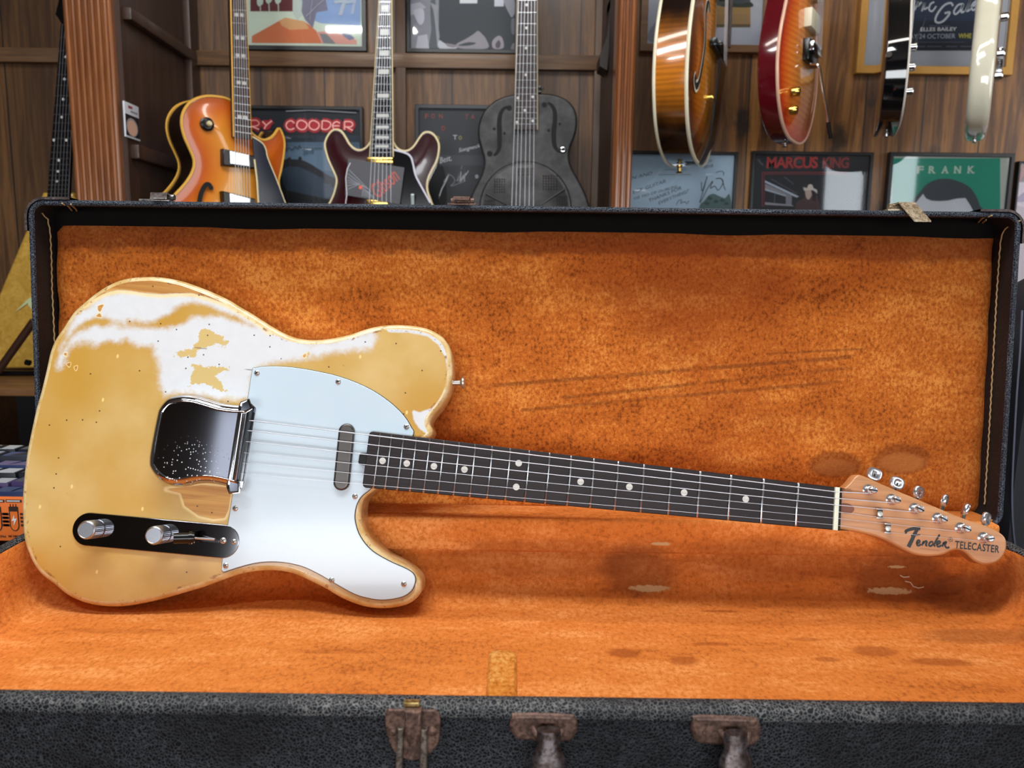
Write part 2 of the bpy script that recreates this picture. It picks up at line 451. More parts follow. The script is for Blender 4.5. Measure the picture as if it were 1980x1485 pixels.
def mat_blonde():
    s = NT('aged_blonde_lacquer')
    w = s.attr('pale'); wd = s.attr('bare'); sc = s.attr('scuff'); e = s.attr('edge')
    n1 = s.noise(22, 5, 0.6); n2 = s.noise(260, 4, 0.6); n3 = s.noise(75, 4, 0.65)
    yel = s.mix(s.step(n1, 0.3, 0.7), lin((196, 160, 90)), lin((206, 174, 112)))
    gx = s.xyz()
    yel = s.mix(s.step(s.noise(6, 2), 0.35, 0.7), yel, lin((188, 142, 56)))
    pale = s.mix(n3, lin((206, 206, 206)), lin((218, 220, 224)))
    jit = s.math('MULTIPLY', s.math('SUBTRACT', s.math('ADD', n3, s.math('MULTIPLY', n2, 0.35)), 0.66), 0.55)
    wf = s.step(s.math('ADD', w, s.math('MULTIPLY', jit, 0.8)), 0.30, 0.66)
    col = s.mix(wf, yel, pale)
    # flakes of the old clear coat left on the pale area
    n4 = s.noise(95, 6, 0.7)
    scf = s.step(s.math('ADD', sc, s.math('MULTIPLY', s.math('SUBTRACT', n4, 0.5), 1.5)), 0.52, 0.56)
    col = s.mix(scf, col, lin((200, 172, 108)))
    # bare wood
    g = s.noise(60, 5, 0.65, s.co((0.07, 1, 1), (0, 0, radians(-6))), 1.0)
    bw = s.mix(s.step(g, 0.3, 0.7), lin((170, 112, 44)), lin((212, 162, 84)))
    bf = s.step(s.math('ADD', wd, s.math('MULTIPLY', jit, 0.5)), 0.45, 0.55)
    col = s.mix(bf, col, bw)
    # cream fringe just outside the bare wood
    fr = s.math('MULTIPLY', s.step(wd, 0.16, 0.40), s.step(wd, 0.50, 0.42))
    col = s.mix(s.math('MULTIPLY', fr, 0.75), col, lin((240, 214, 150)))
    # worn rim: chips through to wood
    ch = s.math('MULTIPLY', s.step(e, 0.0030, 0.0012), s.step(n4, 0.55, 0.63))
    col = s.mix(s.math('MULTIPLY', ch, 0.8), col, lin((140, 88, 50)))
    # small dark nicks and pale dings
    v = s.voro(62, 'F1', dim='2D'); vc = s.voro(62, 'F1', None, 'Color', dim='2D')
    sep = s.new('ShaderNodeSeparateColor'); s.t.links.new(vc, sep.inputs[0])
    nick = s.math('MULTIPLY', s.step(v, 0.062, 0.042), s.step(sep.outputs[0], 0.80, 0.82))
    col = s.mix(s.math('MULTIPLY', nick, 0.85), col, lin((66, 44, 22)))
    v2 = s.voro(38, 'F1', s.co((1, 0.6, 1), (0, 0, 0.5), (0.3, 0.1, 0)), dim='2D')
    vc2 = s.voro(38, 'F1', s.co((1, 0.6, 1), (0, 0, 0.5), (0.3, 0.1, 0)), 'Color', dim='2D')
    sep2 = s.new('ShaderNodeSeparateColor'); s.t.links.new(vc2, sep2.inputs[0])
    ding = s.math('MULTIPLY', s.step(v2, 0.06, 0.03), s.step(sep2.outputs[1], 0.8, 0.82))
    col = s.mix(s.math('MULTIPLY', ding, 0.7), col, lin((244, 214, 140)))
    ln = s.voro(46, 'F1', s.co((0.25, 2.4, 1), (0, 0, 0.25), (0.11, 0.2, 0)), dim='2D')
    lc = s.voro(46, 'F1', s.co((0.25, 2.4, 1), (0, 0, 0.25), (0.11, 0.2, 0)), 'Color', dim='2D')
    sep3 = s.new('ShaderNodeSeparateColor'); s.t.links.new(lc, sep3.inputs[0])
    scr = s.math('MULTIPLY', s.step(ln, 0.10, 0.06), s.step(sep3.outputs[2], 0.85, 0.87))
    col = s.mix(s.math('MULTIPLY', s.math('MULTIPLY', scr, wf), 0.6), col, lin((96, 78, 62)))
    s.p(color=col, rough=s.math('ADD', 0.30, s.math('MULTIPLY', s.math('MAXIMUM', scf, bf), 0.18)), coat=s.math('SUBTRACT', 0.55, s.math('MULTIPLY', scf, 0.4)), coatr=0.12)
    s.bump(s.math('ADD', n1, s.math('MULTIPLY', scf, -0.3)), 0.06, 0.0012)
    return s.m
BLONDE = mat_blonde()
def mat_blonde_side():
    s = NT('blonde_lacquer_rim')
    n = s.noise(60, 5, 0.65); n4 = s.noise(130, 5, 0.7)
    col = s.mix(s.step(n, 0.3, 0.7), lin((196, 158, 92)), lin((222, 200, 152)))
    col = s.mix(s.math('MULTIPLY', s.step(n4, 0.60, 0.66), 0.7), col, lin((150, 100, 62)))
    s.p(color=col, rough=0.3, coat=0.5, coatr=0.12)
    return s.m
BLONDES = mat_blonde_side()
def mat_guard():
    s = NT('white_pickguard')
    x, y, z = s.xyz()
    n = s.noise(14, 3)
    col = s.mix(n, lin((186, 204, 216)), lin((194, 210, 220)))
    s.p(color=col, rough=0.22, coat=0.3, coatr=0.08)
    return s.m
GUARD = mat_guard()
def mat_speckled_chrome():
    s = NT('pitted_chrome')
    v = s.voro(420, 'F1', dim='2D'); n = s.noise(26, 3)
    x, y, z = s.xyz()
    zone = s.blob(x, y, -0.635, -0.030, 0.036, 0.030, 0.2, 1.2, s.math('MULTIPLY', s.math('SUBTRACT', n, 0.5), 0.8))
    vc = s.voro(420, 'F1', None, 'Color', dim='2D'); sep = s.new('ShaderNodeSeparateColor'); s.t.links.new(vc, sep.inputs[0])
    pit = s.math('MULTIPLY', s.math('MULTIPLY', s.step(v, 0.30, 0.18), s.step(sep.outputs[0], 0.80, 0.84)), zone)
    s.p(color=s.mix(pit, lin((190, 192, 200)), lin((200, 200, 196))), metal=s.math('SUBTRACT', 1.0, pit), rough=s.fmix(pit, 0.07, 0.6))
    return s.m
PITCHROME = mat_speckled_chrome()

# ------------------------------------------------------------------ the blonde guitar leaning in the case
def guitar_frame(tilt):
    t = radians(tilt)
    n = -sin(t) * DV - cos(t) * WV
    hit = lambda px, py, c: (lambda v: v * (c / n.dot(v)))(ray(px, py))
    a, b = hit(1611.5, 983, -1.0), hit(728.7, 889.9, -1.0)
    c = -0.45514 / (a - b).length                         # nut to 21st fret of a 647.7 mm scale
    nut = EYE + hit(1611.5, 983, c); x = (a - b).normalized()
    return Plane(nut, x, n.cross(x))
GP = guitar_frame(7.2)
mm = 0.001
def GT(L, h): return [GP.at(q[0], q[1], (q[2] if len(q) > 2 else h) * mm) for q in L]
gtr = thing('electric_guitar', 'worn blonde electric guitar with white pickguard lying against the open orange-lined case', 'guitar', GP.mat())

HB0, HB1 = -53, -9      # back and front of the body, mm from the fretboard surface
K = -15; S = -46        # rim heights seen as outline: near the face / near the back
OUT = [(298,536,K),(268,537,K),(242,541,K),(222,548,K),(201,559.4,K),(181,573.5,K),(162,589.5,K),(145,605.5,K),(127,633,K),(110.5,657.5,K),(100.5,681.6,K),
       (93,715,K),(82.8,757,K),(72.7,793.5,K),(64.6,830,K),(56.6,870,K),(50.5,914.7,K),(47.3,955,K),(47.0,991.5,K),(50,1040,K),(57.8,1066.7,K),(68.9,1091,K),(84.4,1111,K),
       (108.9,1130,K),(128.9,1146.7,K),(151,1158.9,K),(177.8,1167.8,K),(206.7,1171.8,K),(233.3,1172.2,K),(262.2,1169.3,K),(306.7,1160,K),(351,1147.8,K),(395.6,1134.8,K),
       (425,1124,K),(450.5,1114.8,K),(475.8,1107.6,K),(501,1104,K),(526.3,1102.8,K),(551.5,1105,K),(576.8,1112,K),(607,1126,K),(632.3,1138.6,K),(657.6,1153.8,K),(682.8,1165,K),
       (708,1172.7,K),(733.3,1175.8,K),(761,1174.7,K),(786.4,1169,K),(804,1158,-20),(816.7,1142.4,-32),(822.2,1127.3,S),(821.2,1114.6,S),(814,1103.3,S),(801.5,1092,S),
       (781.3,1079.3,S),(758.6,1068,S),(738.4,1051.5,S),(723,1033.8,S),(714.4,1013.6,S),(711,993.4,S),(712,975.8,S),(718,960.6,S),(737,946,S),(760,930,S),
       (800,880,S),(842,845,S),(838,823,S),(845,808.5,S),(857,794,S),(869,774.5,S),(876.4,755,S),(880,733,S),(880,716,S),(878.3,697,-40),
       (872.7,677.6,-32),(861.8,659.4,-24),(847.3,646,K),(828,636.4,K),(803.6,631,K),(779.4,629,K),(755,629,K),(731,631.5,K),(706.7,637.6,K),(682,646,K),(658,652,K),(634,656.2,K),
       (609.7,657.7,K),(585.5,656.2,K),(561,649.7,K),(537,637.6,K),(512.7,623,K),(488.5,607.3,K),(464,593,K),(440,578.6,K),(413.7,566.5,K),(383,554.3,K),(353,544.2,K),(323,538.2,K)]
body_out = smooth(GT(OUT, K), 4)

A_WHITE = [(120,668),(132,640),(150,612),(165,598),(185,582),(210,568),(240,562),(300,568),(345,567),(400,576),(445,590),(490,612),(520,632),(560,655),(610,664),(660,658),(705,643),(722,640),
           (728,655),(716,672),(690,676),(660,680),(620,687),(580,694),(540,700),(505,706),(488,716),(484,740),(480,770),(440,772),(400,763),(372,756),(345,756),(322,762),
           (311,742),(308,722),(304,690),(295,671),(280,668),(258,664),(243,657),(228,661),(214,659),(198,662),(188,667),(172,661),(158,661),(145,665),(132,676),(120,700),(112,712)]
A_BAND = [(110,690),(122,668),(140,640),(152,628),(165,616),(182,611),(203,612),(216,618),(230,623),(243,624),(244,618),(262,617),(282,622),(300,618),(322,608),(342,594),(352,585),(372,584),(400,588),(440,604),(470,618),(490,632),(470,628),(440,616),(405,612),(375,614),(352,628),(325,636),(290,637),(255,635),(220,631),(182,632),(152,642),(136,656),(122,684)]
A_RIM = [(752,640),(790,640),(828,648),(850,664),(864,690),(869,720),(866,745),(858,765),(838,792),(812,800),(800,797),(802,810),(812,826),(830,838),(845,800),(862,780),(878,745),(884,715),(874,678),(860,655),(830,634),(780,626),(745,628)]  # horn edge highlight, painted pale
A_WOOD = [(150,600),(165,588),(185,575),(205,565),(228,560),(255,562),(280,566),(315,569),(335,567),(372,566),(400,574),(440,588),(480,610),(505,626),(520,640),(540,640),(500,600),(430,560),(350,525),(260,520),(180,555)]
A_WOOD2 = [(322,946),(350,953),(358,978),(385,997),(412,1003),(434,1001),(441,985),(447,944),(390,938)]
A_FLAKE = [(365,690),(378,668),(385,645),(396,634),(412,640),(428,650),(442,662),(436,674),(420,668),(405,672),(385,676),(378,688)]
A_FLAKE2 = [(364,748),(376,716),(374,702),(395,708),(430,705),(450,708),(436,720),(420,728),(432,745),(440,758),(415,752),(395,742),(380,748)]
A_FLAKE3 = [(334,692),(346,678),(360,672),(378,676),(376,688),(355,690)]
A_CHIP = [(585,689),(597,678),(602,680),(594,691)]
def body_attrs():
    g = lambda L: GT(L, HB1)
    w, band, rim, w1, w2 = g(A_WHITE), g(A_BAND), g(A_RIM), g(A_WOOD), g(A_WOOD2)
    fl = [g(A_FLAKE), g(A_FLAKE2), g(A_FLAKE3), g(A_CHIP)]
    ch = [g(L) for L in ([(190,592),(200,589),(198,593),(194,602),(190,600)], [(186,611),(193,606),(196,613)], [(585,689),(592,683),(590,691)], [(124,684),(128,682),(128,689)], [(130,704),(136,702),(134,709)], [(144,710),(149,708),(147,716)], [(345,556),(352,552),(358,557),(350,560)], [(486,606),(492,603),(494,611),(487,612)])]
    c = lambda v, soft: np.clip(0.5 + v / soft, 0, 1)
    def pale(P): return np.maximum(np.minimum(c(sdf(P, w), 0.030), 1 - c(sdf(P, band), 0.024)), c(sdf(P, rim) + 0.0015, 0.006))
    def bare(P): return np.max([c(sdf(P, w1), 0.018), c(sdf(P, w2), 0.012)] + [c(sdf(P, q) + 0.0004, 0.0035) for q in ch], axis=0)
    def scuff(P): return np.clip(np.max([0.5 + sdf(P, q) / 0.016 for q in fl], axis=0), 0, 1)
    return dict(pale=pale, bare=bare, scuff=scuff)
body('body', body_out, HB0 * mm, HB1 * mm, 0.0055, 0.0017, BLONDE, BLONDES, gtr, attrs=body_attrs())

GUARD_PX = [(487.6,716),(493,711.8),(507.8,709),(534.7,708.3),(561.7,710),(588.6,713.7),(615.5,718.6),(642.5,724.5),(669.4,732.6),(696.4,743.3),(723.3,756.8),(750.3,775),(771.8,794),(785.3,810),(794.7,826.3),(799,839),
            (780,870),(740,920),(715.7,945.5),(703,955.6),(694.2,965.7),(687.9,980.8),(685.4,998.5),(687.9,1016),(694.2,1033.8),(705.6,1051.5),(720.7,1066.7),(740.9,1079.3),(763.6,1090.7),(783.8,1099.5),(797.7,1108.3),
            (802.8,1118.4),(801.5,1129.8),(795.2,1142.4),(781.3,1152.5),(761,1158),(735.9,1160),(710.6,1156.3),(685.4,1148.7),(652.5,1131),(622.2,1113.4),(591.9,1098.2),(566.7,1090.7),(541.4,1086.9),
            (516.2,1086.4),(490.9,1089.4),(465.7,1095.7),(445.5,1102),(433,1105.8),(428.6,1103),(428.3,1097),(434,1054),(441.7,1008),(450,955),(460,894),(470,830),(479,772)]
pg = smooth(GT(GUARD_PX, -7), 3)
slab('pickguard_under_ply', [(x, y) for x, y in inset(ccw(pg), -0.0006)], -9.2 * mm, -8.0 * mm, plain('black_ply', (20, 20, 22), 0.4), gtr, r=0.0003).name = 'pickguard_backing'  # black ply slightly wider than the guard, edging it
guard = slab('pickguard', pg, -8.0 * mm, -6.8 * mm, GUARD, gtr, r=0.0006)
def screw(name, px, py, h, r, parent, mat=NICKEL):
    x, y = GP.at(px, py, h * mm); b = MB()
    M = Matrix.Translation((x, y, h * mm)) @ Matrix.Rotation(random.random() * 3, 4, 'Z')
    b.lathe([(r, -0.001), (r, 0.0004), (r * 0.8, 0.0010), (r * 0.35, 0.0013)], mat, M, 18)
    for a in (0, pi / 2):
        b.box((-r * 0.62, -r * 0.14, 0.00105), (r * 0.62, r * 0.14, 0.0014), BLACKP, M @ Matrix.Rotation(a, 4, 'Z'))
    b.build(name, parent)
random.seed(4)
for px, py in ((497,721),(654,738),(786,825),(686.5,959.5),(455,983),(436.5,1093.5),(641.5,1121.5),(781,1129)):
    screw('screw', px, py, -6.8, 0.0028, guard)

# bridge cover
COVER = [(301.8,796.8),(305,789),(310.6,780.4),(319,771.5),(328.3,766.5),(351,762.7),(376.3,764.7),(401.5,771.6),(426.8,779),(452,782.4),(472,783),(478.5,784),(479.8,789),
         (468.5,864),(457,939.5),(455.5,943.5),(450,943.8),(426.8,938.2),(401.5,934.4),(376.3,935.7),(351,940.8),(325.8,939.5),(303,926.9),(287.9,906.7),(285.4,891.5),(287.9,868.8),(294.2,833.4)]
cov = resample(smooth(GT(COVER, 8), 3), 0.0015)
def cover():
    b = MB(); pts = ccw(cov); rings = []
    for d, h in ((0.0005, -9), (0, -4), (0, 2.5), (0.0005, 5.2), (0.0017, 8.0), (0.0035, 10.2), (0.0056, 11.5), (0.0072, 11.9), (0.0078, 11.6), (0.0084, 11.5)):
        q = pts
        for k in range(max(1, round(d / 0.0012))): q = inset(q, d / max(1, round(d / 0.0012)))
        rings.append([(*p, h * mm) for p in q])
    b.loft(rings, PITCHROME); b.poly([p[:2] for p in rings[-1]], PITCHROME, 11.5 * mm)
    return b.build('bridge_cover', gtr, None, 30)
cover()
b = MB()
pl = GT([(477,779),(488,781),(496,789),(494,800),(475,928),(470,944),(460,949),(452,946)], -7.5)
x0 = pl[0]
b.loft([[(*p, -9 * mm) for p in ccw(pl)], [(*p, -5.6 * mm) for p in ccw(pl)]], CHROME); b.poly(pl, CHROME, -5.6 * mm)
b.build('bridge_plate', gtr)
b = MB()
a_, b_ = GT([(481.5,795)], 5)[0], GT([(460,931)], 5)[0]
L_ = hypot(a_[0] - b_[0], a_[1] - b_[1]); t_ = atan2(a_[1] - b_[1], a_[0] - b_[0])
b.box((0, -0.0012, -5 * mm), (L_, 0.0012, 6.5 * mm), plain('dark_opening', (10, 12, 18), 0.35), Matrix.Translation((b_[0] - 0.0002, b_[1], 0)) @ Matrix.Rotation(t_, 4, 'Z'), 0.0006)
b.build('cover_opening', gtr)

# control plate, knobs, switch
c0, c1 = GP.at(172.5, 1023.5, -7.5 * mm), GP.at(432, 1047, -7.5 * mm)
cr = 0.0163
ang = atan2(c1[1] - c0[1], c1[0] - c0[0])
cap = [(c1[0] + cr * cos(ang + t), c1[1] + cr * sin(ang + t)) for t in np.linspace(-pi / 2, pi / 2, 20)] + \
      [(c0[0] + cr * cos(ang + t), c0[1] + cr * sin(ang + t)) for t in np.linspace(pi / 2, 3 * pi / 2, 20)]
ctl = slab('control_plate', cap, -9 * mm, -6.4 * mm, plain('dark_chrome', (150, 150, 156), 0.06, 1.0, var=0.25, vscale=40), gtr, r=0.0007)
def knob(px, py):
    x, y = GP.at(px, py, 12.0 * mm)
    b = MB(); KM = plain('brushed_nickel', (176, 180, 188), 0.34, 1.0, var=0.12, vscale=500)
    n = 72; prof = [(8.6, -6), (8.9, -5), (8.9, 10.2), (8.5, 11.4), (7.6, 12.0), (7.2, 11.7)]
    rings = []
    for i, (r, h) in enumerate(prof):
        rings.append([((x + (r + (0.22 if k % 2 and 0 < i < 3 else 0)) * mm * cos(2 * pi * k / n)), (y + (r + (0.22 if k % 2 and 0 < i < 3 else 0)) * mm * sin(2 * pi * k / n)), h * mm) for k in range(n)])
    b.loft(rings, KM, True, False, True)
    b.lathe([(4.5 * mm, -6.6 * mm), (4.5 * mm, -5.8 * mm)], CHROME, Matrix.Translation((x, y, 0)), 20)
    b.build('knob', ctl, None, 20)
knob(165.7, 1025); knob(297, 1035.5)
sx, sy = GP.at(365, 1042, -6 * mm)
b = MB()
Msw = Matrix.Translation((sx, sy, -6.4 * mm)) @ Matrix.Rotation(ang, 4, 'Z')
b.box((-0.004, -0.0011, -0.0002), (0.030, 0.0011, 0.0004), BLACKP, Msw)
_e = GP.at(414, 1043.5, -5 * mm); _s = GP.at(376, 1040.5, 4 * mm)
b.tube([(_s[0], _s[1], 4 * mm), (_e[0], _e[1], -5.5 * mm)], 0.0011, STEEL, 8)
sw = b.build('selector_switch', ctl)
b = MB()
p0 = GP.at(336, 1041, 11 * mm); p1 = GP.at(374, 1040, 6 * mm)
q0 = Vector((*p0, 11 * mm)); q1 = Vector((*p1, 5 * mm)); ax = (q1 - q0).normalized()
b.tube([q0 - ax * 0.0, q0 + ax * 0.001, q0 + ax * 0.012, q0 + ax * 0.0125, q0 + ax * 0.0185, q1], 0.0052, BLACKP, 18)
b.tube([q0 + ax * 0.0135, q0 + ax * 0.0165], 0.0062, BLACKP, 18)
b.build('switch_tip', sw)
for px, py, r in ((431.5,1045.5,0.0031),(452.5,1047.5,0.0027)): screw('screw', px, py, -6.4, r, ctl)

# neck pickup
pt, pb = GP.at(671.5, 819, -4 * mm), GP.at(658.5, 948.5, -4 * mm)
pr = 0.0080; pa = atan2(pt[1] - pb[1], pt[0] - pb[0])
pcap = [(pt[0] - cos(pa) * pr + pr * cos(pa + t), pt[1] - sin(pa) * pr + pr * sin(pa + t)) for t in np.linspace(-pi / 2, pi / 2, 16)] + \
       [(pb[0] + cos(pa) * pr + pr * cos(pa + t), pb[1] + sin(pa) * pr + pr * sin(pa + t)) for t in np.linspace(pi / 2, 3 * pi / 2, 16)]
slab('pickup_cover', pcap, -9 * mm, -2.2 * mm, plain('dull_nickel', (88, 84, 82), 0.36, 0.9, var=0.2, vscale=90), gtr, r=0.0022, seg=5)

# neck, fretboard, frets, inlays, nut
def fx(n): return -0.6477 * (1 - 2 ** (-n / 12.0))
def nw(x): return 0.0422 + (-x / 0.455) * 0.0137         # neck width along the board
xe = GP.at(707, 888, 0)[0]
fb = [(0.0, nw(0) / 2), (0.0, -nw(0) / 2)]
we = nw(xe) / 2
arc = lambda cx, cy, r, a0, a1: [(cx + r * cos(a0 + (a1 - a0) * k / 6), cy + r * sin(a0 + (a1 - a0) * k / 6)) for k in range(7)]
fb += arc(xe + 0.004, -we + 0.004, 0.004, -pi / 2, -pi) + arc(xe + 0.004, we - 0.004, 0.004, pi, pi / 2)
board = slab('fretboard', fb, -6 * mm, 0, ROSE, gtr, r=0.0008)
slab('truss_rod_notch', [(xe - 0.0062, 0.0055), (xe - 0.0072, 0.003), (xe - 0.0072, -0.004), (xe - 0.0055, -0.0062), (xe + 0.001, -0.0066), (xe + 0.001, 0.0060)], -6.6 * mm, -1.2 * mm, BLACKP, gtr, r=0.0006)
FRET = plain('fret_wire', (210, 212, 216), 0.22, 1.0, var=0.05)
for n in range(1, 22):
    b = MB(); w = nw(fx(n)) / 2 - 0.0008
    b.tube([(fx(n), -w, 0.0000), (fx(n), -w + 0.001, 0.0005), (fx(n), w - 0.001, 0.0005), (fx(n), w, 0.0)], 0.00125, FRET, 8)
    b.build('fret', board)
def inlay(x, y):
    b = MB(); b.disc(x, y, 0.0033, 0.0033, PEARL, 0.00012, 20); b.build('inlay_dot', board, None, None)
for n in (3, 5, 7, 9, 15, 17, 19, 21): inlay((fx(n) + fx(n - 1)) / 2, 0)
for s in (-1, 1): inlay((fx(12) + fx(11)) / 2, s * 0.0118)
b = MB(); w = nw(0) / 2
b.box((0.0002, -w, -0.006), (0.0046, w, 0.0022), plain('bone_nut', (222, 226, 205), 0.4), None, 0.0006)
b.build('nut', gtr)
b = MB(); b.box((0.0046, -w, -0.0062), (0.0082, w, -0.0008), ROSE, None, 0.0004); b.build('fretboard_end', gtr)
# neck back: D profile lofted from heel to headstock
b = MB(); rings = []
for x, dep in ((-0.462, 0.021), (-0.40, 0.021), (-0.2, 0.020), (-0.03, 0.019), (0.0, 0.0185), (0.02, 0.0165)):
    w = nw(max(x, -0.455)) / 2
    rings.append([(x, w * cos(t), -0.0055 - dep * max(0, sin(t)) ** 0.8) for t in np.linspace(0, pi, 15)])
b.loft(rings, MAPLE, False)
HEAD = [(130,345),(155,338),(180,325),(205,304),(230,280),(252,252),(270,230),(288,212),(305,200),(320,197),(345,202),(430,236),(600,313),(830,410),(1100,525),(1380,640),(1600,712),(1700,757),(1770,802),(1803,850),(1812,905),(1802,970),(1770,1030),(1720,1075),(1660,1100),(1600,1108),
        (1540,1098),(1480,1065),(1430,1020),(1390,984),(1350,963),(1300,957),(1250,970),(1190,998),(1120,1015),(1040,1022),(960,1018),(880,1003),(800,970),(720,930),(640,885),(560,850),(480,820),(400,798),(300,775),(200,757),(125,748)]
Z6 = lambda L, ox, oy, s: [(ox + q[0] / s, oy + q[1] / s) for q in L]
HH = -8.0
hd = GT(Z6(HEAD, 1600, 880, 5.2105), HH)
hd = [hd[0]] + smooth(hd, 3, False)[1:] + [(0.004, -nw(0) / 2), (0.004, nw(0) / 2)]
hs = slab('headstock', hd, (HH - 14) * mm, HH * mm, MAPLE, gtr, r=0.0022, back_round=False)
b.build('neck', gtr)
b = MB(); x_, y_ = GT(Z6([(185, 537)], 1600, 880, 5.2105), HH)[0]
b.disc(x_, y_, 0.0085, 0.0052, plain('walnut_plug', (128, 72, 46), 0.4, 0, 0.5), HH * mm + 0.0001, 20); b.build('walnut_plug', hs, None, None)
# decals
DEC = plain('decal_black', (30, 28, 28), 0.4)
H6 = lambda L: GT(Z6(L, 1600, 880, 5.2105), HH)
b = MB(); zz = HH * mm + 0.00015
b.ribbon(smooth(H6([(786,778),(792,765),(820,752),(860,742),(900,737),(935,740)]), 4, False), 0.0028, DEC, zz, 0.0034)
b.ribbon(smooth(H6([(908,742),(880,790),(850,855),(815,925)]), 4, False), 0.0032, DEC, zz + 0.00002, 0.0040)
b.ribbon(H6([(842,812),(880,806),(935,802)]), 0.0024, DEC, zz, 0.0012)
b.ribbon(H6([(786,778),(796,790)]), 0.0034, DEC, zz, 0.001)
for L in ([(898,892),(924,880),(928,864),(914,858),(900,878),(904,906),(922,910),(942,896)], [(950,910),(970,866)], [(960,892),(984,868),(1000,872),(990,906),(1006,912)],
          [(1064,880),(1046,872),(1026,888),(1024,912),(1044,914),(1070,888)], [(1130,800),(1100,850),(1074,902),(1086,918)], [(1102,900),(1130,886),(1132,870),(1116,868),(1101,890),(1108,918),(1128,920),(1148,906)],
          [(1155,922),(1174,876)], [(1165,898),(1186,876),(1204,880)], [(1192,880),(1184,912),(1202,934),(1228,926)]):
    b.ribbon(smooth(H6(L), 4, False), 0.0019, DEC, zz)
a_ = radians(-6)
rx, ry = H6([(1238, 850)])[0]
b.ribbon([(rx + 0.0022 * cos(t), ry + 0.0022 * sin(t)) for t in np.linspace(0, 2 * pi, 15)], 0.0004, DEC, zz)
b.text('R', rx - 0.0010, ry - 0.0011, 0.0022, 0.0024, DEC, zz, a_)
b.build('script_decal', hs, None, None)
b = MB()
(ex, ey), (fx_, fy_) = H6([(1283, 938)])[0], H6([(1728, 988)])[0]
a_ = atan2(fy_ - ey, fx_ - ex)
b.text('TELECASTER', ex, ey, hypot(fx_ - ex, fy_ - ey), 0.0072, DEC, zz, a_, 0.08, 0.022, 1.08)
(ex, ey), (fx_, fy_) = H6([(935, 940)])[0], H6([(1130, 960)])[0]
b.ribbon([(ex, ey), (fx_, fy_)], 0.0006, plain('decal_faint', (150, 100, 64), 0.4), zz)
b.build('model_decal', hs, None, None)
# string trees
DKST = plain('dark_steel', (74, 68, 64), 0.35, 0.9, var=0.2, vscale=200)
for (x0, y0), (ya, yb) in (((505, 590), (540, 630)), ((585, 735), (690, 780))):
    b = MB(); cx, cy = H6([(x0, y0)])[0]; (tx, ty), (ux, uy) = GT(Z6([(x0, ya), (x0, yb)], 1600, 880, 5.2105), -2)
    b.lathe([(0.0022, HH * mm), (0.0022, -3.5 * mm), (0.0030, -3.2 * mm), (0.0026, -2.2 * mm), (0.001, -2.0 * mm)], NICKEL, Matrix.Translation((cx, cy, 0)), 14)
    b.box((cx - 0.0026, uy - 0.001, -3.6 * mm), (cx + 0.0026, ty + 0.001, -2.9 * mm), DKST, None, 0.0003)
    for e in (ty, uy): b.box((cx - 0.0036, e - 0.0009, -4.6 * mm), (cx + 0.0036, e + 0.0009, -2.6 * mm), NICKEL, None, 0.0008)
    b.build('string_tree', hs)
# tuners: post (with slot), bushing, button on its shaft behind the headstock
TU = [(408,352),(640,447),(872,540),(1105,637),(1337,735),(1566,832)]
BT = [(470,190,0.0),(697,280,0.12),(915,375,0.62),(1180,458,0.95),(1390,548,1.22),(1598,640,0.7)]
hx = H6([(345,200),(1600,712)]); hdir = Vector((hx[1][0] - hx[0][0], hx[1][1] - hx[0][1], 0)).normalized(); hperp = Vector((-hdir.y, hdir.x, 0))
posts = []
for (px, py), (qx, qy, rot) in zip(TU, BT):
    x, y = GT(Z6([(px, py)], 1600, 880, 5.2105), HH)[0]; M = Matrix.Translation((x, y, 0))
    b = MB()
    b.lathe([(0.0056, HH * mm), (0.0056, (HH + 0.9) * mm), (0.0036, (HH + 1.8) * mm), (0.0034, (HH + 2.0) * mm), (0.0034, (HH + 5) * mm), (0.0029, (HH + 7) * mm), (0.0034, (HH + 9) * mm), (0.0034, (HH + 12.6) * mm), (0.0026, (HH + 13.2) * mm)], TUNER, M, 20)
    for k in range(3): b.lathe([(0.0036 - k * 0.0001, (HH + 5.2 + k * 0.7) * mm), (0.0040, (HH + 5.5 + k * 0.7) * mm), (0.0036, (HH + 5.9 + k * 0.7) * mm)], STEEL, M, 16)
    b.box((-0.0034, -0.0006, (HH + 9.5) * mm), (0.0034, 0.0006, (HH + 13.35) * mm), BLACKP, M @ Matrix.Rotation(random.uniform(-0.5, 0.3), 4, 'Z'))
    t = b.build('tuner', gtr)
    posts.append((x, y))
    bx, by = GT(Z6([(qx, qy)], 1600, 880, 5.2105), -18)[0]
    b = MB()
    e = (Vector((bx, by, 0)) - Vector((x, y, 0))); d = e.dot(hperp)
    base = Vector((bx, by, 0)) - hperp * (d - 0.004)
    b.tube([(base.x, base.y, -18 * mm), (bx, by, -18 * mm)], 0.0022, CHROME, 10)
    Mb = Matrix.Translation((bx, by, -18 * mm)) @ Matrix(((hdir.x, hperp.x, 0, 0), (hdir.y, hperp.y, 0, 0), (0, 0, 1, 0), (0, 0, 0, 1))) @ Matrix.Rotation(rot, 4, 'Y')
    rings = []
    for z, k in ((-0.0026, 0.62), (-0.0022, 0.88), (-0.0008, 1.0), (0.0008, 1.0), (0.0022, 0.88), (0.0026, 0.62), (0.0018, 0.3)):
        rings.append([Mb @ Vector((0.0078 * k * math.copysign(abs(cos(a)) ** 0.7, cos(a)), 0.0066 * k * math.copysign(abs(sin(a)) ** 0.7, sin(a)), z)) for a in np.linspace(0, 2 * pi, 24, endpoint=False)])
    b.loft(rings, TUNER, True, True, True)
    b.build('tuner_button', t)
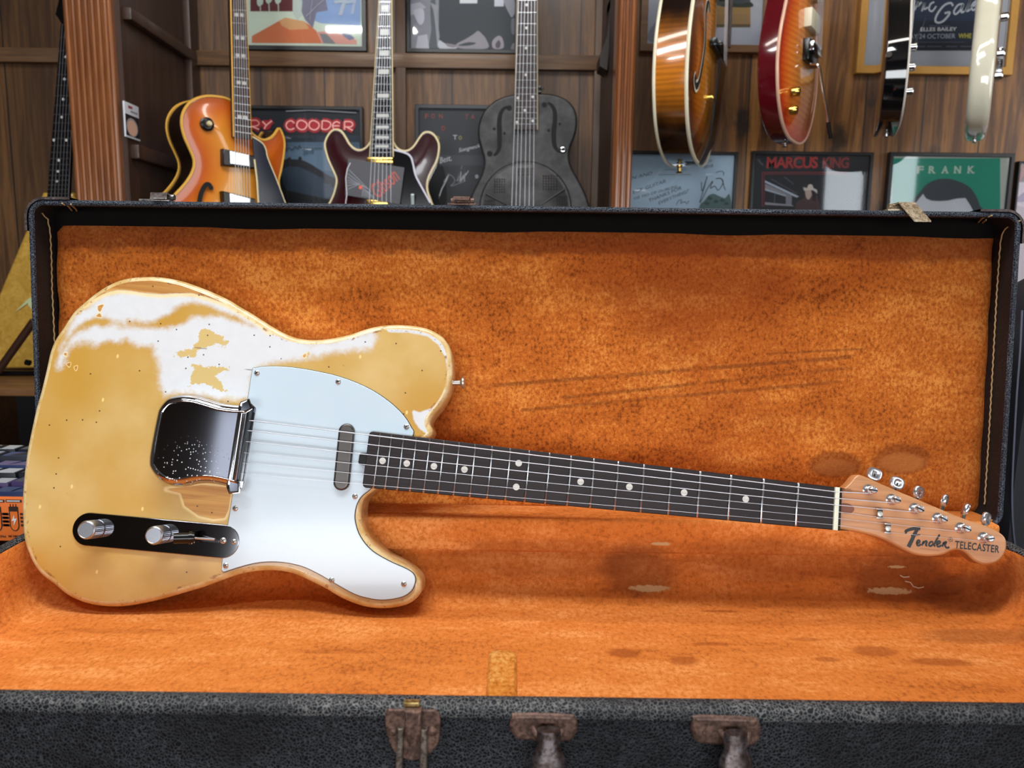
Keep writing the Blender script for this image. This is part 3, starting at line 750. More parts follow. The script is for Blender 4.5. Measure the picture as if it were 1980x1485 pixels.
# strings
SB = [812, 831.5, 853, 874.5, 894.5, 915.5]; SN = [950.7, 963.2, 976, 989, 1001.8, 1015]
SR = [0.00062, 0.0005, 0.00042, 0.00027, 0.00022, 0.00018]
for i in range(6):
    x0, y0 = GP.at(474 - i * 2.8, SB[i], 3.5 * mm); x1, y1 = GP.at(1614, SN[i], 2.2 * mm)
    path = [(x0 - 0.004, y0, 3.4 * mm), (x0, y0, 3.4 * mm), (x1, y1, 2.1 * mm)]
    px, py = posts[i]
    if i in (3, 4, 5):
        tx = H6([(505, 0), (585, 0), (585, 0)][i - 3:i - 2])[0][0]; ty = GT(Z6([[(505, 622), (585, 690), (585, 775)][i - 3]], 1600, 880, 5.2105), -3.5)[0][1]
        path.append((tx, ty, -3.9 * mm))
    path.append((px - 0.001, py - 0.0034, (HH + 5.8) * mm))
    b = MB(); b.tube(path, SR[i], STEEL, 6); b.build('string', gtr)
# strap button on the upper horn
x0, y0 = GP.at(884, 741, -30 * mm); x0 -= 0.002
b = MB(); Ms = Matrix.Translation((x0, y0, -30 * mm)) @ Matrix.Rotation(pi / 2, 4, 'Y') @ Matrix.Rotation(radians(-8), 4, 'X')
b.lathe([(0.0032, -0.006), (0.0028, 0.002), (0.003, 0.005), (0.0062, 0.0075), (0.0062, 0.009), (0.004, 0.010)], NICKEL, Ms, 20)
b.build('strap_button', gtr)

# ------------------------------------------------------------------ the open guitar case
LEAN = radians(4.0)
U0, U1, LT, LD = -0.502, 0.524, 0.332, 0.045          # lid: left, right, height, depth
LP = Plane((0, 0.777, CZ - 0.262), (1, 0, 0), (0, sin(LEAN), cos(LEAN)))
RIMZ, FLOORZ = CZ - 0.270, CZ - 0.340                 # tray rim and tray floor
TY0, TY1 = 0.447, 0.777

def seg_mask(s, x, y, a, b, w, soft=0.6):
    dx, dy = b[0] - a[0], b[1] - a[1]; L2 = dx * dx + dy * dy
    px = s.math('SUBTRACT', x, a[0]); py = s.math('SUBTRACT', y, a[1])
    t = s.math('DIVIDE', s.math('ADD', s.math('MULTIPLY', px, dx), s.math('MULTIPLY', py, dy)), L2, True)
    ex = s.math('SUBTRACT', px, s.math('MULTIPLY', t, dx)); ey = s.math('SUBTRACT', py, s.math('MULTIPLY', t, dy))
    d = s.math('SQRT', s.math('ADD', s.math('MULTIPLY', ex, ex), s.math('MULTIPLY', ey, ey)))
    return s.step(d, w, w * (1 - soft))

def mat_tolex(name, vein=(72, 74, 80), base=(9, 10, 13), scale=460, worn=0.0):
    s = NT(name)
    w = s.noise(90, 2)
    co = s.new('ShaderNodeVectorMath', operation='ADD')
    nz = s.new('ShaderNodeTexNoise'); nz.inputs['Scale'].default_value = 120
    s.set(nz.inputs['Vector'], s.co())
    sc = s.new('ShaderNodeVectorMath', operation='SCALE'); s.t.links.new(nz.outputs['Color'], sc.inputs[0]); sc.inputs['Scale'].default_value = 0.006
    s.set(co.inputs[0], s.co((1, 1, 1), (0, 0.5, 0))); s.set(co.inputs[1], sc.outputs[0])
    d = s.voro(scale, 'DISTANCE_TO_EDGE', co.outputs[0])
    e = s.step(d, 0.12, 0.015)
    big = s.noise(14, 3)
    amt = s.math('MULTIPLY', e, s.math('ADD', 0.35 + worn, s.math('MULTIPLY', s.step(big, 0.35, 0.65), 0.55)), True)
    s.p(color=s.mix(amt, lin(base), lin(vein)), rough=0.5, spec=0.22)
    s.bump(s.math('SUBTRACT', s.step(d, 0.0, 0.25), s.math('MULTIPLY', w, 0.3)), 0.35, 0.0008)
    return s.m
TOLEX = mat_tolex('pebbled_black_vinyl')
TOLEXW = mat_tolex('worn_edge_vinyl', (114, 113, 111), (17, 20, 27), 420, 0.1)
TOLEXE = mat_tolex('lid_edge_vinyl', (92, 100, 112), (26, 31, 39), 420, 0.1)
LINB = mat_tolex('fine_black_lining', (50, 51, 54), (22, 23, 26), 620)

def mat_plush(name, dark, mid, light, masks=None, streak=(1, 1, 1), fine=1.0, speck=1.0):
    s = NT(name)
    x, y, z = s.xyz()
    n0 = s.noise(9, 5, 0.62, s.co(streak)); n1 = s.noise(34, 5, 0.66, s.co(streak)); n2 = s.noise(300 * fine, 3, 0.7, s.co((1, 0.75, 1))); n3 = s.noise(900, 2)
    v = s.math('ADD', s.math('MULTIPLY', n0, 0.34), s.math('ADD', s.math('MULTIPLY', n1, 0.26), s.math('ADD', s.math('MULTIPLY', n2, 0.44 * speck), 0.22 * (1 - speck) + 0.01)))
    col = s.mix(s.step(v, 0.36, 0.54), lin(dark), lin(mid))
    col = s.mix(s.step(v, 0.52, 0.66), col, lin(light))
    col = s.mix(s.math('MULTIPLY', s.step(n2, 0.5, 0.32), 0.26 * speck), col, lin(tuple(k * 0.5 for k in dark)))
    if masks: col = masks(s, col, x, y, n1, n2)
    s.p(color=col, rough=0.85, spec=0.1, sheen=0.25, sheenr=0.5)
    s.set(s.b.inputs['Sheen Tint'], (*lin(light), 1))
    s.bump(s.math('ADD', s.math('MULTIPLY', n2, 1.0), s.math('MULTIPLY', n3, 0.4)), 0.5, 0.0022)
    return s.m
def lid_masks(s, col, x, y, n1, n2):
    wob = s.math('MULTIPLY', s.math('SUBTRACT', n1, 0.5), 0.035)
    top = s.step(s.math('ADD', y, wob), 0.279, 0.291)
    col = s.mix(s.math('MULTIPLY', top, 0.62), col, lin((92, 34, 18)))  # dark strip: the top wall's shade, plus dye change, painted into the plush
    L = lambda a: LP.at(a[0], a[1], -LD)
    big = s.noise(4.5, 4, 0.6, s.co((0.8, 1.3, 1), (0, 0, 0), (1.7, 0.4, 0)))
    edge_ = s.step(s.math('ADD', x, s.math('MULTIPLY', s.math('SUBTRACT', big, 0.5), 0.35)), 0.36, 0.54)
    col = s.mix(s.math('MULTIPLY', s.step(big, 0.46, 0.68), 0.55), col, lin((132, 52, 18)))
    col = s.mix(s.math('MULTIPLY', edge_, 0.45), col, lin((120, 48, 18)))
    for a, b, w, k in (((930,747),(1640,690),0.0035,0.5), ((1090,768),(1640,711),0.003,0.45), ((1010,792),(1620,738),0.003,0.4), ((1480,684),(1670,674),0.002,0.4)):
        m = seg_mask(s, x, y, L(a), L(b), w, 0.8)
        col = s.mix(s.math('MULTIPLY', m, s.math('MULTIPLY', s.step(n1, 0.3, 0.55), k)), col, lin((78, 38, 22)))
    for c, rx, ry in (((1612, 900), 0.026, 0.010), ((1740, 890), 0.028, 0.012)):
        u, v = L(c)
        ringm = s.math('MULTIPLY', s.blob(x, y, u, v + 0.002, rx * 1.15, ry * 1.5, 0.8, 1.15, wob), 0.55)
        col = s.mix(ringm, col, lin((110, 52, 24)))
        col = s.mix(s.math('MULTIPLY', s.blob(x, y, u, v - 0.002, rx, ry, 0.7, 1.1, wob), 0.8), col, lin((176, 106, 54)))
    return col
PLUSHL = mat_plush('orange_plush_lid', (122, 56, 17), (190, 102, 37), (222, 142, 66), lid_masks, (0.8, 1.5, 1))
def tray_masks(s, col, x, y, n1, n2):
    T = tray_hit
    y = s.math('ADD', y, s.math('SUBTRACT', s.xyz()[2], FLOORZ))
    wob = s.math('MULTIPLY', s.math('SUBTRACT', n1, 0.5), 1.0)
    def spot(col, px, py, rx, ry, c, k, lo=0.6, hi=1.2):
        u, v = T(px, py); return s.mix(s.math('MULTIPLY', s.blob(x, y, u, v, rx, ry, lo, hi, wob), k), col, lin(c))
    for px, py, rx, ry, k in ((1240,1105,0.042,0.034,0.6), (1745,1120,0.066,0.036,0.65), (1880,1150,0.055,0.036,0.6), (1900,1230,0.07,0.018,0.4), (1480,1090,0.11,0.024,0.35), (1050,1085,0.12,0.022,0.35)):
        col = spot(col, px, py, rx, ry, (112, 62, 36), k)  # brown grime round the bald spots; back-corner shade also painted in
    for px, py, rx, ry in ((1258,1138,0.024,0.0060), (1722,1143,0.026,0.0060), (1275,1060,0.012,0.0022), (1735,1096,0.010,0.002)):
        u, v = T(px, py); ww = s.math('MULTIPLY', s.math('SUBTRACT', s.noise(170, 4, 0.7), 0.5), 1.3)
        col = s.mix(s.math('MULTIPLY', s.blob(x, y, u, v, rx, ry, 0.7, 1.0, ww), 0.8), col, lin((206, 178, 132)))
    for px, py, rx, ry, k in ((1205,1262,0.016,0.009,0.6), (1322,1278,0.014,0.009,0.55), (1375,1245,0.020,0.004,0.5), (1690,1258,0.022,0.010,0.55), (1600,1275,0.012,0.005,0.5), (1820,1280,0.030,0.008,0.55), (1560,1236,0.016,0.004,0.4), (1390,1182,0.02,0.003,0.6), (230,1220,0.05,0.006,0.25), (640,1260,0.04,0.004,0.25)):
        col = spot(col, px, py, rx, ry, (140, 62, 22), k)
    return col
def wallz(px, py, z=FLOORZ):
    v = ray(px, py); t = (z - CZ) / v.z; P = EYE + v * t
    return (P.x, P.y)
TRX0, TRX1, TRY0, TRY1 = U0 + 0.0125, U1 - 0.0125, TY0 + 0.0125, TY1 - 0.005
def rrect(x0, y0, x1, y1, r, n=6):
    P = []
    for cx, cy, a in ((x1 - r, y1 - r, 0), (x0 + r, y1 - r, pi / 2), (x0 + r, y0 + r, pi), (x1 - r, y0 + r, 1.5 * pi)):
        P += [(cx + r * cos(a + pi / 2 * k / n), cy + r * sin(a + pi / 2 * k / n)) for k in range(n + 1)]
    return P
TRINGS = [[(*p, z) for p in rrect(TRX0 + d, TRY0 + d, TRX1 - d, TRY1 - d, 0.045 - min(d, 0.03), 8)] for d, z in
          ((0, RIMZ - 0.003), (0.001, RIMZ - 0.006), (0.0025, FLOORZ + 0.030), (0.006, FLOORZ + 0.017), (0.013, FLOORZ + 0.007), (0.024, FLOORZ + 0.0015), (0.040, FLOORZ))]
_n = len(TRINGS[0])
_tv = [p for r in TRINGS for p in r]
_tf = [(k * _n + i, k * _n + (i + 1) % _n, (k + 1) * _n + (i + 1) % _n, (k + 1) * _n + i) for k in range(len(TRINGS) - 1) for i in range(_n)] + [tuple(range((len(TRINGS) - 1) * _n, len(TRINGS) * _n))]
_bvh = BVHTree.FromPolygons(_tv, _tf)
def tray_hit(px, py):
    h = _bvh.ray_cast(EYE + ray(px, py) * 0.3, ray(px, py).normalized())[0]
    return (h.x, h.y + h.z - FLOORZ) if h else wallz(px, py)
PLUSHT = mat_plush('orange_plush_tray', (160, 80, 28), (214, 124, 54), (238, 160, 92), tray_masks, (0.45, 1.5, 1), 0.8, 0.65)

case = thing('guitar_case', 'open black hard guitar case lined with worn orange plush', 'guitar case', Matrix.Translation((0.011, 0.612, 0)))
CI = case.matrix_world.inverted()
# lid
b = MB()
def lring(d, w, r=0.016): return [(*p, w) for p in rrect(U0 + d, 0 + d, U1 - d, LT - d, max(0.004, r - d))]
b.loft([lring(0.002, -LD - 0.009), lring(-0.003, -LD - 0.004), lring(0, -0.006)], TOLEX)
b.loft([lring(0, -0.006), lring(0.0004, -0.0025), lring(0.0016, -0.0005), lring(0.0035, 0), lring(0.0052, -0.0008), lring(0.006, -0.003)], TOLEXE)
b.loft([lring(0.006, -0.003), lring(0.0015, -LD)], LINB)
b.poly([p[:2] for p in lring(0.0015, 0)], plain('shaded_black_lining', (14, 10, 10), 0.9, var=0.2, spec=0.1), -LD)  # panel kept blacker than the walls: shade under the top wall in its colour
q = [p[:2] for p in lring(0.002, 0)]
n0 = len(b.bm.faces); b.poly(q, TOLEX, -LD - 0.009); b.bm.faces.ensure_lookup_table()
for f in b.bm.faces[n0:]: f.normal_flip()
lid = b.build('lid', case, CI @ LP.mat(), 35)
b = MB()
nx, ny = 120, 40
x0, x1, y0, y1 = U0 + 0.0025, U1 - 0.0005, 0.0065, 0.311
random.seed(2)
grid = [[b.V((x0 + (x1 - x0) * i / nx, y0 + (y1 - y0) * j / ny, -LD + 0.0045 + 0.0014 * sin(i * 0.21 + 1.3 * sin(j * 0.3)) * sin(j * 0.37) - (0.0042 if i in (0, nx) or j in (0, ny) else 0))) for i in range(nx + 1)] for j in range(ny + 1)]
for j in range(ny):
    for i in range(nx): b.face([grid[j][i], grid[j][i + 1], grid[j + 1][i + 1], grid[j + 1][i]], PLUSHL)
b.build('lid_lining', lid, None, None)
b = MB(); b.box((U0 + 0.008, 0.006, -LD), (U1 - 0.008, 0.0085, -0.004), PLUSHT, None, 0.001); b.build('lid_side_lining', lid)
# stitching inside the lid
THREAD = plain('tan_thread', (172, 146, 104), 0.8, var=0.3, vscale=900)
def stitch(L, org, ax, ay, parent, M):
    pl = Plane(org, ax, ay); P = [pl.world(*pl.at(px, py), 0.0006) for px, py in L]
    Q = []
    for a, c in zip(P, P[1:]):
        k = max(1, int((c - a).length / 0.004)); Q += [a + (c - a) * (i / k) for i in range(k)]
    Q.append(P[-1]); b = MB()
    off = pl.z * 0.0005
    R = [q + (off if i % 2 else off * -0.6) for i, q in enumerate(Q)]
    inv = M.inverted(); b.tube([inv @ r for r in R], 0.00075, THREAD, 6); b.build('stitching', parent)
LW = case.matrix_world @ CI @ LP.mat()
stitch([(64,405.5),(80,412.7),(91,424),(95.8,449),(98.2,497),(99.4,558),(101.8,607),(104.2,662),(106,720)], LP.world(U0 + 0.004, 0, 0), -LP.z, LP.y, lid, LW)
stitch([(1973,427),(1957,433),(1942,446),(1936.5,462),(1934,490),(1929,560),(1921.5,700),(1913,850),(1905,975)], LP.world(U1 - 0.004, 0, 0), LP.z, LP.y, lid, LW)
for L in ([(120,392.5),(132,397),(142,410),(148,424),(151,432)], [(137,394),(146,402),(156,418),(160,432)], [(1918,416),(1900,420),(1884,436),(1876,450)], [(1907,424),(1893,434),(1884,450)]):
    stitch(L, LP.world(0, LT - 0.0045, 0), LP.x, LP.z, lid, LW)
# hardware on the lid edge
RUST = None
def mat_rust(name, c1, c2, c3, rough=0.5, metal=0.7):
    s = NT(name); n = s.noise(110, 5, 0.65); n2 = s.noise(420, 3)
    s.p(color=s.mix(s.step(n2, 0.4, 0.7), s.mix(s.step(n, 0.35, 0.65), lin(c1), lin(c2)), lin(c3)), rough=s.fmix(n, rough * 0.6, rough * 1.3), metal=metal)
    s.bump(n2, 0.2, 0.0004); return s.m
RUST = mat_rust('rusted_steel', (88, 66, 58), (126, 96, 82), (66, 46, 38), 0.55, 0.45)
BRASSY = mat_rust('tarnished_latch', (170, 152, 124), (198, 184, 160), (120, 100, 78), 0.4, 0.7)
DULLST = mat_rust('dull_steel', (140, 136, 134), (176, 174, 174), (104, 92, 84), 0.35, 0.85)
def lid_uv(px, py, w=0.0): return LP.at(px, py, w)
def catch(px0, px1, pc, flap, mat):
    a = lid_uv(px0, 392, -0.015)[0]; c = lid_uv(px1, 392, -0.015)[0]; m = lid_uv(pc, 392, -0.01)[0]
    b = MB()
    b.box((a, LT, -0.034), (c, LT + 0.0022, -0.004), mat, None, 0.0006)
    b.tube([(m - 0.012, LT + 0.0052, -0.012), (m + 0.012, LT + 0.0052, -0.012)], 0.0032, mat, 12)
    b.box((m - 0.007, LT + 0.002, -0.015), (m + 0.007, LT + 0.009, -0.011), mat, None, 0.0008)
    o = b.build('catch', lid)
    b = MB()
    pts = [(m + flap[0], LT + 0.008, -0.012), (m + flap[0], LT + 0.0085, -0.002), (m + flap[1], LT + flap[2], 0.012)]
    for s_ in (0,):
        w = 0.0085
        rings = [[(p[0] + w * k, p[1] + dz, p[2]) for k, dz in ((-1, 0), (1, 0), (1, -0.0014), (-1, -0.0014))] for p in pts]
        b.loft(rings, mat, True, True, True)
    b.build('catch_flap', o)
catch(278, 336, 314, (0.0, 0.006, 0.001), DULLST)
catch(867, 922, 894, (0.0, 0.0, 0.004), RUST)
catch(1708, 1760, 1742, (0.002, 0.012, -0.012), BRASSY)
for u, d, nm in ((U0, 1, 0), (U1, -1, 1)):
    b = MB(); t = 0.0022; R_ = 0.018
    prof = [(u - d * t, LT - 0.032)] + [(u + d * R_ - d * (R_ + t) * cos(a), LT - R_ + (R_ + t) * sin(a)) for a in np.linspace(0, pi / 2, 7)] + [(u + d * 0.045, LT + t)]
    inn = [(u + d * 0.0004, LT - 0.032)] + [(u + d * R_ - d * (R_ - 0.0004) * cos(a), LT - R_ + (R_ - 0.0004) * sin(a)) for a in np.linspace(0, pi / 2, 7)] + [(u + d * 0.045, LT - 0.0004)]
    rings = [[(*p, -LD - 0.006) for p in prof], [(*p, 0.0008) for p in prof], [(*p, 0.0008) for p in inn]]
    b.loft(rings, mat_rust('corner_steel', (70, 62, 62), (104, 92, 88), (56, 46, 42), 0.5, 0.5), False, False, False, d > 0); b.build('corner_protector', lid)

# tray
b = MB()
def tring(d, z, r=0.016): return [(*p, z) for p in rrect(U0 + d, TY0 + d, U1 - d, TY1 - d, max(0.004, r - d))]
MT = Matrix.Translation((0, 0, 0))
b.loft([tring(0.003, 0.0), tring(0.0015, 0.004)], plain('bottom_binding', (44, 34, 30), 0.6, var=0.3, vscale=200))
b.loft([tring(0.0015, 0.004), tring(0.0015, RIMZ - 0.012), tring(0.0012, RIMZ - 0.0095)], TOLEX)
b.loft([tring(0.0012, RIMZ - 0.0095), tring(-0.0012, RIMZ - 0.009), tring(-0.0018, RIMZ - 0.006), tring(-0.0008, RIMZ - 0.003), tring(0.002, RIMZ - 0.001), tring(0.006, RIMZ), tring(0.010, RIMZ - 0.0004), tring(0.012, RIMZ - 0.002), tring(0.0125, RIMZ - 0.006)], TOLEXW)
tray = b.build('tray', case, CI, 35)
b = MB()
rings = TRINGS
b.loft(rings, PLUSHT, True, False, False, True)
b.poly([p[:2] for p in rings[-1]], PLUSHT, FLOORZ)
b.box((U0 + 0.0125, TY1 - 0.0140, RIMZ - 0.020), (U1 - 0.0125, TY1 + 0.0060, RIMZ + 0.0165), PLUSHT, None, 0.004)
b.build('tray_lining', tray, None, 60)
# padded post by the front wall
pu0, pv0 = wallz(905, 1355, RIMZ - 0.012); 
b = MB()
px0, py0 = wallz(915, 1350, RIMZ - 0.02)[0], TY0 + 0.011
zt = RIMZ - 0.016
tl, tr = wallz(945, 1250, zt), wallz(1000, 1250, zt)
yb = min(tl[1], 0.575)
rings = []
for z, k in ((FLOORZ - 0.001, 1.06), (FLOORZ + 0.02, 1.02), (zt - 0.006, 1.0), (zt - 0.0015, 0.93), (zt, 0.78)):
    cx = (tl[0] + tr[0]) / 2; hw = (tr[0] - tl[0]) / 2 * k; cyy = (py0 + yb) / 2; hy = (yb - py0) / 2 * k
    rings.append([(p[0], p[1], z) for p in rrect(cx - hw, cyy - hy, cx + hw, cyy + hy, min(hw, hy) * 0.55, 5)])
b.loft(rings, mat_plush('worn_plush_pad', (150, 84, 28), (204, 122, 44), (222, 160, 86)), True, False, True)
b.build('padded_block', tray, None, 60)

# front hardware: draw latch and handle
FP = Plane((0, TY0 - 0.001, 0), (1, 0, 0), (0, 0, 1))
MF = CI @ FP.mat()
plate = [(748,1372),(762,1370),(828,1371),(846,1373),(852,1390),(850,1425),(842,1445),(826,1458),(800,1468),(770,1458),(756,1440),(748,1415),(745,1390)]
latch = slab('draw_latch', smooth(FP.pts(plate), 3), -0.0005, 0.0016, RUST, tray, FP.mat(), r=0.0008)
def fbox(L, h0, h1, name, mat, parent, r=0.0012):
    return slab(name, FP.pts(L, h1), h0, h1, mat, parent, None, r=r)
fbox([(781,1376),(815,1376),(813,1425),(806,1446),(790,1446),(783,1425)], 0.0016, 0.0075, 'latch_lever', RUST, latch, 0.002)
for L in ([(768,1410),(781,1410),(779,1450),(777,1530),(762,1530),(766,1450)], [(813,1412),(826,1412),(826,1450),(824,1530),(810,1530),(811,1450)]):
    fbox(L, 0.0016, 0.0050, 'latch_bail', mat_rust('latch_bail_steel', (120, 108, 100), (150, 138, 128), (86, 70, 60), 0.45, 0.7), latch)
for px, py in ((760, 1411), (837, 1411)):
    x, y = FP.at(px, py); b = MB()
    b.lathe([(0.0034, 0.001), (0.0034, 0.0022), (0.0024, 0.0034), (0.001, 0.0038)], RUST, Matrix.Translation((x, y, 0)), 16); b.build('rivet', latch)
x, y = FP.at(796, 1362, 0.002); b = MB(); b.box((x - 0.005, y - 0.001, -0.001), (x + 0.005, y + 0.002, 0.0035), mat_rust('brass_tongue', (190, 160, 100), (214, 190, 130), (140, 110, 60), 0.35, 0.9), None, 0.0008); b.build('latch_tongue', latch)
hnd = None
for pts, cx in (([(990,1383),(1000,1377),(1098,1379),(1111,1384),(1117,1397),(1114,1416),(1104,1428),(1086,1431),(1010,1428),(993,1420),(985,1404)], 1061),
                ([(1338,1388),(1348,1381),(1450,1384),(1463,1390),(1470,1404),(1468,1424),(1456,1437),(1430,1439),(1360,1436),(1342,1428),(1335,1408)], 1421)):
    pl = slab('handle_plate', smooth(FP.pts(pts), 3), -0.0005, 0.0028, RUST, tray, FP.mat(), r=0.0024)
    oy = 0 if cx < 1200 else 6
    c = [FP.at(cx + k, 1404 + oy + j) for k, j in ((-32, -2), (-24, 8), (-8, 14), (14, 13), (27, 4))]
    b = MB(); b.tube([(c[0][0], c[0][1], 0.001), (c[1][0], c[1][1], 0.006), (c[2][0], c[2][1], 0.0085), (c[3][0], c[3][1], 0.0085), (c[4][0], c[4][1], 0.001)], 0.0021, RUST, 10)
    b.build('handle_loop', pl)
    b = MB(); T0 = FP.at(cx, 1408 + oy, 0.009); 
    prof = [(0.0145, 0.0), (0.0145, -0.010), (0.020, -0.016), (0.0205, -0.045)]
    prof = [(w * 0.36, d) for w, d in prof]; zz = [0.0105, 0.0125, 0.014, 0.020]
    rings = []
    for (w, d), z in zip(prof, zz):
        w *= 1.42; rings.append([(T0[0] + w * cos(a), T0[1] + d, z + 0.004 * sin(a)) for a in np.linspace(0, 2 * pi, 16, endpoint=False)])
    b.loft(rings, mat_rust('handle_end_steel', (84, 72, 68), (112, 104, 106), (64, 50, 44), 0.32, 0.8), True, True, True, True)
    b.build('handle_end', pl)
    if hnd is None: hnd = T0
    else:
        b = MB(); xa, xb, ya = hnd[0], T0[0], T0[1] - 0.030
        P = [(xa + (xb - xa) * t, ya - 0.030 * sin(pi * t) ** 0.55, 0.019 + 0.006 * sin(pi * t)) for t in np.linspace(0, 1, 22)]
        b.tube(P, 0.0085, plain('black_leather', (20, 20, 22), 0.45, var=0.3, bump=0.3, bscale=300), 12); b.build('carry_handle', tray, FP.mat())
# loose fibres lying in the tray
b = MB(); P = [(*wallz(px, py, FLOORZ + 0.0008), FLOORZ + 0.0012) for px, py in ((1086,1132),(1100,1138),(1120,1141),(1137,1144))]
b.tube(P, 0.0005, plain('pale_fibre', (222, 150, 96), 0.8), 5)
P = [(*wallz(px, py, FLOORZ + 0.0008), FLOORZ + 0.0014) for px, py in ((1098,1137),(1104,1146),(1100,1153))]
b.tube(P, 0.0005, MATS['pale_fibre'], 5)
o = b.build('loose_thread'); thing('loose_thread', 'small pale loose thread lying on the orange plush below the guitar neck', 'thread', None, None, o)

b = MB()
for L in ([(1740,1112),(1747,1116),(1758,1115)], [(1750,1124),(1760,1126),(1766,1134),(1776,1137),(1786,1135)]):
    P = []
    for q in L:
        h = _bvh.ray_cast(EYE + ray(*q) * 0.3, ray(*q).normalized())[0]; P.append(h - ray(*q).normalized() * 0.0009)
    b.tube(P, 0.0007, plain('white_fibre', (216, 196, 176), 0.8), 5)
o = b.build('loose_thread'); thing('loose_thread', 'short curled white fibre stuck to the brown stain under the guitar headstock', 'thread', None, None, o)

# ------------------------------------------------------------------ the room: table, walls, shelf bay, pillars
YB = 2.12                                             # back wall
OAK = wood('dark_oak_panel', (74, 46, 24), (124, 86, 48), (48, 29, 15), 'Z', 1.0, 0.5, 0.1, boards=0.17, contrast=(0.34, 0.66))
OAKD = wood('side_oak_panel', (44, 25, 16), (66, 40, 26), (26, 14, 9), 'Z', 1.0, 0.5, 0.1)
OAKR = wood('oak_rail', (74, 48, 26), (118, 83, 48), (46, 30, 16), 'X', 1.0, 0.5, 0.1)
PINE = wood('rustic_pine', (96, 58, 24), (172, 118, 58), (66, 37, 15), 'Z', 0.7, 0.45, 0.2, knots=6.5, boards=0.155, bump=0.4, contrast=(0.38, 0.62))
MAHOG = wood('reeded_mahogany', (100, 55, 26), (144, 88, 48), (70, 34, 16), 'Z', 1.2, 0.28, 0.6)
PLASTER = plain('plaster', (112, 100, 88), 0.8, var=0.05)
DARKF = wood('dark_floor', (58, 40, 28), (84, 60, 42), None, 'Y', 0.8, 0.5)
def sbox(name, lo, hi, m, bev=0.0):
    b = MB(); b.box(lo, hi, m, None, bev); return structure(b.build(name))
FLZ = -0.76
sbox('floor', (-3.2, -2.6, FLZ - 0.05), (3.2, 2.3, FLZ), DARKF)
sbox('ceiling', (-3.2, -2.6, 1.75), (3.2, 2.3, 1.80), PLASTER)
sbox('wall_left', (-3.25, -2.6, FLZ), (-3.2, 2.3, 1.75), PLASTER)
sbox('wall_right', (3.2, -2.6, FLZ), (3.25, 2.3, 1.75), PLASTER)
sbox('wall_front', (-3.2, -2.65, FLZ), (3.2, -2.6, 1.75), PLASTER)
def W(px, py, Y=YB): return wall_plane(Y).at(px, py)       # -> (x, z) on a plane facing the room
PYL = 1.72                                            # front of the bay
xs = W(1205, 200, PYL)[0]
XL = W(228, 200, PYL)[0] + 0.006                       # bay side panel
b = MB(); b.box((-3.2, YB, FLZ), (xs + 0.03, YB + 0.05, 1.75), OAK); structure(b.build('wall_back'))
b = MB(); b.box((xs + 0.0, YB - 0.012, FLZ), (3.2, YB + 0.05, 1.75), PINE); structure(b.build('wall_back_boards'))
# rails and stiles of the panelling
za, zb = W(700, 105)[1], W(700, 134)[1]
sbox('trim_1', (XL - 0.01, YB - 0.022, zb), (xs + 0.02, YB, za), OAKR, 0.004)
xa, xb = W(766, 60)[0], W(786, 60)[0]
sbox('trim_2', (xa, YB - 0.020, FLZ), (xb, YB, 1.75), wood('oak_stile', (62, 40, 23), (98, 68, 40), (42, 26, 15), 'Z', 1.0, 0.5), 0.003)
sbox('trim_3', (W(342, 60)[0], YB - 0.018, FLZ), (W(366, 60)[0], YB, 1.75), MATS['oak_stile'], 0.003)
sbox('trim_4', (W(1150, 60)[0], YB - 0.018, FLZ), (W(1190, 60)[0], YB, 1.75), MATS['oak_stile'], 0.003)
za2, zb2 = W(60, 96)[1], W(60, 124)[1]
sbox('trim_5', (-3.2, YB - 0.022, zb2), (XL - 0.03, YB, za2), OAKR, 0.004)
# panelled side of the bay with its rails
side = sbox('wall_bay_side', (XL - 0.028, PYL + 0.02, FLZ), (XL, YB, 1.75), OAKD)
SP = Plane((XL, 0, 0), (0, 1, 0), (0, 0, 1))          # faces +x
for i, (y0, y1) in enumerate((((250, 22), (250, 46)), ((250, 278), (250, 306)))):
    z0, z1 = SP.at(*y1)[1], SP.at(*y0)[1]
    sbox('trim_%d' % (6 + i), (XL - 0.001, PYL + 0.03, z0), (XL + 0.020, YB - 0.001, z1), OAKD, 0.005)
sbox('trim_8', (XL - 0.001, YB - 0.055, FLZ), (XL + 0.018, YB - 0.001, 1.75), OAKD, 0.004)
# reeded pillars
def pillar(name, x0, x1, y0, y1, n, m, margin):
    b = MB(); P = [(x0, y0 + 0.006), (x0 + 0.003, y0 + 0.001), (x0 + margin, y0)]
    w = (x1 - x0 - 2 * margin) / n
    for k in range(n):
        a = x0 + margin + k * w
        P += [(a + w * 0.08, y0 + 0.002)] + [(a + w * (0.5 - 0.40 * cos(pi * j / 7)), y0 + 0.002 - 0.0065 * sin(pi * j / 7)) for j in range(8)] + [(a + w * 0.92, y0 + 0.002)]
    P += [(x1 - margin, y0), (x1 - 0.003, y0 + 0.001), (x1, y0 + 0.006), (x1, y1), (x0, y1)]
    b.loft([[(*p, z) for p in P] for z in (FLZ, 1.75)], m, True)
    return structure(b.build(name, None, None, 25))
lx0, lx1 = W(130, 180, PYL)[0], W(222, 180, PYL)[0]
p = pillar('pillar_left', lx0, lx1, PYL, PYL + 0.06, 7, MAHOG, 0.004)
rx0, rx1 = W(1189, 200, PYL)[0], W(1227, 200, PYL)[0]
pillar('pillar_right', rx0, rx1, PYL, PYL + 0.05, 3, MAHOG, 0.002)
sbox('wall_bay_divider', (rx0 + 0.008, PYL + 0.05, FLZ), (rx0 + 0.03, YB, 1.75), OAKD)
